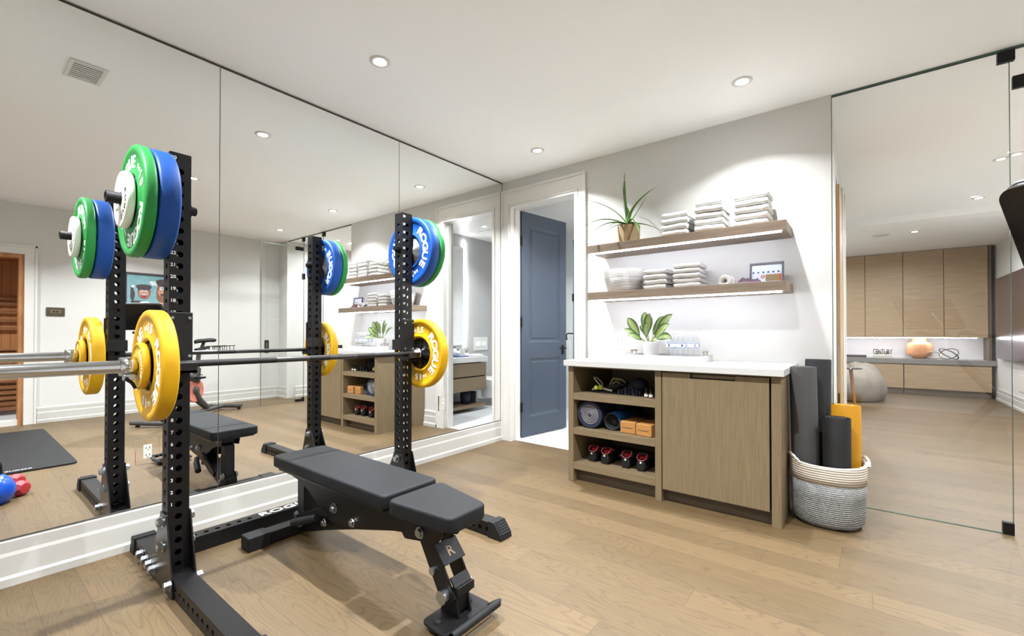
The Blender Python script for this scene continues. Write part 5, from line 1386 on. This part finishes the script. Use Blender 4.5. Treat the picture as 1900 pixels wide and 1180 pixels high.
def dumbbell(x, y, rot, label):
    t = thing('dumbbell', (x, y, 0), label, 'dumbbell', 'red dumbbells on the floor')
    R = Matrix.Translation((x, y, 0.052)) @ Matrix.Rotation(rot, 4, 'Z')
    for s in (-1, 1):
        q = MB().lathe([(0.001, s * 0.115), (0.036, s * 0.113), (0.052, s * 0.098), (0.055, s * 0.078), (0.052, s * 0.056), (0.034, s * 0.044), (0.015, s * 0.042)], 8, axis='y', mx=R, sm=False)
        part('head', q, M['red'], t, bevel=0.003)
    part('grip', MB().cyl((0, -0.045, 0), (0, 0.045, 0), 0.0155, 14, mx=R), M['red'], t)
dumbbell(1.66, -3.395, 0.9, 'red hexagonal dumbbell on the floor beside the blue kettlebell, nearer one')
dumbbell(1.90, -3.40, 0.9, 'red hexagonal dumbbell on the floor behind the other red one')

# ================================================================== BATHROOM
vx = 1.40
t = thing('bathroom_vanity', (1.6, 0.8, 0.04), 'light oak bathroom vanity with two drawers and a bottom shelf', 'vanity')
part('carcass', MB().box(vx + 0.02, 1.799, 0.25, 1.33, 0.30, 0.70), M['oak'], t)
for (a, b) in ((0.31, 0.495), (0.515, 0.70)): part('drawer_front', MB().box(vx, vx + 0.02, 0.25, 1.33, a, b), M['oak_h'], t, bevel=0.001)
part('shadow_gap', MB().box(vx + 0.012, vx + 0.02, 0.26, 1.32, 0.495, 0.515), M['hole'], t)
part('bottom_shelf', MB().box(vx + 0.01, 1.799, 0.25, 1.33, 0.055, 0.10), M['oak_h'], t)
part('basin_top', MB().box(vx - 0.02, 1.799, 0.24, 1.345, 0.715, 0.79), M['quartz'], t, bevel=0.003)
part('shelf_bracket', MB().box(1.70, 1.799, 0.27, 0.31, 0.0015, 0.055), M['hole'], t)
part('tap', MB().tube([(1.74, 0.62, 0.79), (1.74, 0.62, 0.98), (1.69, 0.62, 1.0), (1.62, 0.62, 0.98)], 0.011, 10), M['iron'], t)
t = thing('vanity_mirror', (1.795, 0.8, 0.95), 'bathroom mirror with a glowing vertical edge light', 'mirror')
part('mirror_glass', MB().box(1.785, 1.798, 0.3, 1.235, 0.95, 2.45), M['mirror'], t)
part('light_strip', MB().box(1.778, 1.790, 1.24, 1.275, 0.95, 2.55), M['led_cool'], t)
t = thing('toilet', (1.55, 1.68, 0.0), 'white wall hung toilet under the flush plate beside the vanity', 'toilet')
q = MB(); vs = []; n = 24
for (z, rx, ry, cx) in ((0.12, 0.12, 0.11, 1.64), (0.18, 0.18, 0.14, 1.60), (0.28, 0.25, 0.175, 1.55), (0.38, 0.27, 0.185, 1.53), (0.405, 0.272, 0.188, 1.53)):
    for j in range(n): a = 2 * PI * j / n; vs.append((min(1.797, cx + rx * math.cos(a)), 1.68 + ry * math.sin(a), z))
q.add(vs, [(i * n + j, i * n + (j + 1) % n, (i + 1) * n + (j + 1) % n, (i + 1) * n + j) for i in range(4) for j in range(n)], 0, True); q.add(vs[:n], [tuple(range(n))[::-1]]); q.add(vs[-n:], [tuple(range(n))])
part('bowl', q, M['porcelain'], t)
vs = []; q = MB()
for (z, s) in ((0.408, 1.0), (0.43, 1.0), (0.44, 0.94)):
    for j in range(n): a = 2 * PI * j / n; vs.append((min(1.78, 1.53 + 0.268 * s * math.cos(a)), 1.68 + 0.185 * s * math.sin(a), z))
q.add(vs, [(i * n + j, i * n + (j + 1) % n, (i + 1) * n + (j + 1) % n, (i + 1) * n + j) for i in range(2) for j in range(n)], 0, True); q.add(vs[:n], [tuple(range(n))[::-1]]); q.add(vs[-n:], [tuple(range(n))])
part('seat_lid', q, M['porcelain'], t)
part('wall_block', MB().box(1.70, 1.798, 1.56, 1.80, 0.10, 0.40), M['porcelain'], t, bevel=0.01)
t = thing('flush_plate', (1.795, 1.64, 0.86), 'white flush plate on the grey tile wall above the toilet', 'flush plate')
part('cover_plate', MB().box(1.786, 1.799, 1.48, 1.80, 0.86, 1.07), M['trim'], t, bevel=0.003)
part('flush_button', MB().box(1.782, 1.786, 1.52, 1.63, 0.925, 1.005), M['porcelain'], t, bevel=0.002); part('flush_button', MB().box(1.782, 1.786, 1.65, 1.76, 0.925, 1.005), M['porcelain'], t, bevel=0.002)
solo('waste_bin', MB().lathe([(0.001, 0.101), (0.07, 0.10), (0.08, 0.28), (0.075, 0.28), (0.066, 0.11), (0.001, 0.11)], 24, mx=Matrix.Translation((1.56, 1.05, 0.001))), M['navy'], 'dark blue bin on the shelf under the vanity', 'bin')
solo('waste_bin', MB().lathe([(0.001, 0.101), (0.06, 0.10), (0.065, 0.26), (0.06, 0.26), (0.056, 0.11), (0.001, 0.11)], 24, mx=Matrix.Translation((1.58, 1.21, 0.001))), M['mat_dark'], 'charcoal bin on the shelf under the vanity end nearest the toilet', 'bin')
solo('vanity_tray', MB().box(1.47, 1.70, 0.78, 1.02, 0.7905, 0.806), M['lab_navy'], 'dark tray on the bathroom vanity', 'tray', bevel=0.003)
for (x, y, r, h, l) in ((1.58, 0.85, 0.025, 0.10, 'white pump bottle with black top on the vanity tray'), (1.60, 0.93, 0.03, 0.065, 'squat white jar with black lid on the vanity tray')):
    b = thing('soap_bottle', (x, y, 0.807), l, 'bottle')
    part('bottle_body', MB().lathe([(0.001, 0), (r, 0), (r, h), (r * 0.4, h + 0.012)], 20, mx=Matrix.Translation((x, y, 0.807))), M['porcelain'], b)
    part('cap', MB().lathe([(r * 0.5, h + 0.008), (r * 0.5, h + 0.03), (0.001, h + 0.03)], 16, mx=Matrix.Translation((x, y, 0.807))), M['iron'], b)
b = thing('small_plant', (1.55, 1.06, 0.7905), 'small spiky plant in a white pot on the bathroom vanity', 'plant')
part('pot', MB().lathe([(0.001, 0), (0.028, 0), (0.034, 0.05), (0.03, 0.05), (0.001, 0.045)], 18, mx=Matrix.Translation((1.55, 1.06, 0.7905))), M['porcelain'], b)
for k in range(9):
    a = k * 0.7; part('leaf', aloe_leaf([(1.55, 1.06, 0.835), (1.55 + 0.012 * math.cos(a), 1.06 + 0.012 * math.sin(a), 0.875), (1.55 + 0.045 * math.cos(a), 1.06 + 0.045 * math.sin(a), 0.90 + 0.012 * (k % 3))], 0.009), M['leaf'], b)
q = towel_mesh(0.16, 0.2, 0.03, 1, 77); q.v = [(x + 1.52, y + 1.22, z + 0.7915) for x, y, z in q.v]
solo('hand_towel', q, M['towel'], 'white folded hand towel at the end of the bathroom vanity', 'towel')
t = thing('shower_screen', (-0.52, 1.40, 0.0), 'clear glass shower screen with teal edge inside the bathroom', 'shower screen')
part('glass_pane', MB().add([(-1.12, 1.40, 0.004), (0.055, 1.40, 0.004), (0.055, 1.40, 2.36), (-1.12, 1.40, 2.36)], [(0, 1, 2, 3)]), M['glass'], t)
part('glass_edge', MB().box(0.055, 0.067, 1.394, 1.406, 0.004, 2.36), M['teal_edge'], t)
part('hinge', MB().box(0.045, 0.072, 1.385, 1.415, 1.55, 1.65), M['iron'], t)
part('pull_handle', MB().tube([(0.055, 1.40, 1.13), (0.0, 1.345, 1.13), (-0.02, 1.345, 1.10), (0.0, 1.35, 0.98), (0.01, 1.40, 0.98)], 0.009, 10), M['iron'], t)
q = MB(); vs = []; n = 16
for i in range(9):
    z = 1.04 - i * 0.075
    for j in range(n): a = 2 * PI * j / n; vs.append((-0.04 + (0.095 + 0.006 * math.sin(3 * a + i)) * math.cos(a), 1.335 + 0.018 * math.sin(a), z if 0 < i else z + 0.01 * math.cos(a)))
q.add(vs, [(i * n + j, (i + 1) * n + j, (i + 1) * n + (j + 1) % n, i * n + (j + 1) % n) for i in range(8) for j in range(n)], 0, True); q.add(vs[:n], [tuple(range(n))]); q.add(vs[-n:], [tuple(range(n))[::-1]])
solo('bath_towel', q, M['towel'], 'white bath towel hanging on the shower handle behind the blue door', 'towel')
solo('vent_cover', MB().box(1.15, 1.45, 1.2, 1.5, 2.630, 2.64), M['trim'], 'square white fan grille in the slatted bathroom ceiling', 'vent', bevel=0.003)

# ================================================================== MEDIA ROOM
CFY = 7.45
lowc = [(1.62, 2.20), (2.20, 3.64), (3.65, 4.79)]
for i, (a, b) in enumerate(lowc[1:]):
    t = thing('low_cabinet', ((a + b) / 2, CFY + 0.25, 0), 'low oak media cabinet, %s drawer front' % ('left' if i == 0 else 'right'), 'cabinet', 'low media cabinets')
    part('carcass', MB().box(a, b, CFY + 0.03, 7.94, 0.10, 0.565), M['media_oak'], t)
    part('drawer_front', MB().box(a + 0.004, b - 0.004, CFY, CFY + 0.028, 0.11, 0.545), M['media_oak'], t, bevel=0.001)
    part('toe_kick', MB().box(a, b, CFY + 0.04, CFY + 0.06, 0, 0.10), M['kick'], t)
part_ = solo('media_counter', MB().box(2.2, 4.849, CFY - 0.02, 7.94, 0.567, 0.655), M['grey_stone'], 'long grey stone counter under the lit niche in the media room', 'countertop', bevel=0.002)
struct('wall_niche', MB().box(2.2, 4.84, 7.90, 7.949, 0.656, 1.06), M['wall'])
ups = [(2.56, 3.08), (3.085, 3.64), (3.645, 4.195), (4.20, 4.75)]
nm = ['leftmost, cut by the glass panel edge', 'second from the left', 'third from the left', 'rightmost']
for i, (a, b) in enumerate(ups):
    t = thing('wall_cabinet', ((a + b) / 2, CFY + 0.2, 1.06), 'tall oak upper cabinet in the media room, %s' % nm[i], 'cabinet', 'upper media cabinets')
    part('carcass', MB().box(a, b, CFY + 0.022, 7.94, 1.06, 2.655), M['media_oak'], t)
    part('cabinet_door', MB().box(a + 0.003, b - 0.003, CFY, CFY + 0.02, 1.055, 2.65), M['media_oak'], t)
solo('cabinet_end_panel', MB().box(4.755, 4.79, CFY - 0.005, 7.94, 0.656, 2.655), M['kick'], 'dark oak end panel at the right of the upper media cabinets', 'cabinet panel')
solo('niche_light', MB().box(2.60, 4.62, CFY + 0.05, CFY + 0.07, 1.045, 1.054), M['led'], 'long LED light strip under the upper media cabinets', 'light strip')
NZ = 0.6555
solo('book', MB().box(2.65, 3.10, 7.50, 7.78, NZ, NZ + 0.045), M['book_dark'], 'wide dark book lying at the left of the lit niche', 'book', bevel=0.003)
for i, (x0, x1, z, m, l) in enumerate([(3.20, 3.49, 0.0, 'book_grey', 'grey book lying flat, bottom of the pair in the niche'), (3.21, 3.48, 0.032, 'paper', 'pale book lying flat, top of the pair in the niche')]):
    t = thing('book', ((x0 + x1) / 2, 7.62, NZ + z), l, 'book', 'books under the CENTURY letters')
    part('cover', MB().box(x0, x1, 7.52, 7.72, NZ + z, NZ + z + 0.030), M[m], t, bevel=0.002)
    part('page_block', MB().box(x0 + 0.004, x1 - 0.004, 7.517, 7.52, NZ + z + 0.006, NZ + z + 0.024), M['paper'], t)
t = thing('letter_sign', (3.345, 7.62, NZ + 0.063), 'white CENTURY letter ornament standing on the two books', 'ornament')
tx = MB(); add_text(tx, 'CENTURY', 0.155, (3.345, 7.60, NZ + 0.066), (1, 0, 0), (0, 0, 1), 0.012, 0.05, sx=0.42); part('letters', tx, M['dark_letter'], t)
part('backing_board', MB().box(3.22, 3.47, 7.625, 7.645, NZ + 0.063, NZ + 0.185), M['paper'], t)
t = thing('vase', (3.88, 7.66, NZ), 'round ribbed orange vase in the lit niche', 'vase')
q = MB(); vs = []; n = 48
for (r, z) in ((0.08, 0.0), (0.095, 0.01), (0.105, 0.04), (0.165, 0.06), (0.178, 0.11), (0.184, 0.19), (0.180, 0.27), (0.165, 0.30), (0.11, 0.32), (0.10, 0.385)):
    for j in range(n): a = 2 * PI * j / n; rr = r * (1 + 0.025 * math.cos(12 * a)); vs.append((3.88 + rr * math.cos(a), 7.68 + rr * math.sin(a), NZ + z))
q.add(vs, [(i * n + j, i * n + (j + 1) % n, (i + 1) * n + (j + 1) % n, (i + 1) * n + j) for i in range(9) for j in range(n)], 0, True); q.add(vs[:n], [tuple(range(n))[::-1]])
part('vase_body', q, M['orange_v'], t)
q = MB()
for (cx, a0, m_) in ((4.06, 0.3, 0),):
    P = [(cx + 0.10 * math.cos(2 * PI * i / 40), 7.56 + 0.03 * math.sin(4 * PI * i / 40), NZ + 0.075 + 0.065 * math.sin(2 * PI * i / 40)) for i in range(40)]
    q.tube(P, 0.010, 8, closed=True)
solo('knot_sculpture', q, M['brass'], 'looped cream ring sculpture before the orange vase', 'sculpture')
q = MB()
t = thing('ring_sculpture', (4.27, 7.58, NZ), 'dark metal ring sculpture right of the orange vase', 'sculpture')
for k, (tilt, m_) in enumerate(((0.35, 1), (-0.9, 1))):
    P = [(4.27 + 0.125 * math.cos(2 * PI * i / 40), 7.58 + 0.125 * math.sin(2 * PI * i / 40) * 0.5 * (1 if k == 0 else -1), NZ + 0.105 + 0.092 * math.sin(2 * PI * i / 40 + tilt)) for i in range(40)]
    part('ring', MB().tube(P, 0.009, 8, closed=True), M['grey_metal'], t)
# beanbag
t = thing('beanbag', (2.86, 6.0, 0), 'slouchy grey linen beanbag on the media room floor', 'beanbag')
q = MB(); vs = []; n = 56; r_ = random.Random(3)
L = [(0.0, 0.40, 0.45), (0.03, 0.46, 0.52), (0.14, 0.49, 0.56), (0.26, 0.49, 0.56), (0.36, 0.45, 0.54), (0.44, 0.40, 0.48), (0.50, 0.32, 0.38), (0.54, 0.22, 0.26), (0.55, 0.10, 0.12), (0.54, 0.01, 0.01)]
for i, (z, rx, ry) in enumerate(L):
    for j in range(n):
        a = 2 * PI * j / n; w = 1 + 0.022 * math.sin(5 * a + i * 1.3) + 0.04 * math.sin(13 * a - i * 0.8) * min(1, i / 4)
        zz = z * (1 + 0.10 * math.cos(a - 0.3) * (i > 2)) + (0.03 * math.sin(7 * a + i * 1.1) + 0.015 * math.sin(17 * a) if i > 3 else 0)
        vs.append((2.86 + rx * w * math.cos(a), 6.05 + ry * w * math.sin(a), zz + 0.001))
q.add(vs, [(i * n + j, i * n + (j + 1) % n, (i + 1) * n + (j + 1) % n, (i + 1) * n + j) for i in range(len(L) - 1) for j in range(n)], 0, True); q.add(vs[:n], [tuple(range(n))[::-1]])
part('bag', q, M['linen'], t)
t = thing('side_table', (2.80, 5.0, 0), 'small black topped side table in front of the beanbag', 'table')
part('table_top', MB().lathe([(0.001, 0.585), (0.235, 0.585), (0.24, 0.592), (0.235, 0.60), (0.001, 0.60)], 40, mx=Matrix.Translation((2.80, 5.0, 0))), M['screen'], t)
for a in (0.5, 2.6, 4.7):
    part('leg', MB().tube([(2.80 + 0.10 * math.cos(a), 5.0 + 0.10 * math.sin(a), 0.583), (2.80 + 0.155 * math.cos(a), 5.0 + 0.155 * math.sin(a), 0.0)], [0.026, 0.018], 12), M['cedar'], t)
# television on the right wall
t = thing('television', (4.80, 6.3, 0.7), 'large dark wall mounted television on the media room side wall', 'television')
part('tv_body', MB().box(4.775, 4.81, 4.95, 7.08, 0.72, 2.03), M['screen'], t, bevel=0.004)
part('display_glass', MB().box(4.772, 4.775, 4.965, 7.065, 0.735, 2.015), M['tv'], t)
part('wall_bracket', MB().box(4.81, 4.849, 5.8, 6.4, 1.1, 1.6), M['iron'], t)
# wooden door standing open at the media room side wall, with its casing
d3 = thing('door_3', (2.868, 1.2, 0), 'oak door leaf standing open along the media room side wall', 'door'); d3['kind'] = 'structure'; del d3['category']
part('door_leaf', MB().box(2.862, 2.886, 0.85, 1.62, 0.008, 2.36), M['oak_edge'], d3, bevel=0.001)
part('latch_plate', MB().box(2.867, 2.881, 0.847, 0.85, 0.80, 1.02), M['brass'], d3)
part('lock_plate', MB().box(2.869, 2.879, 0.847, 0.85, 0.56, 0.64), M['iron'], d3)
struct('trim_4', MB().box(2.86, 2.90, 1.95, 2.06, 0, 2.55).box(2.86, 2.89, 1.7, 1.95, 0, 2.55), M['trim'], bevel=0.002)
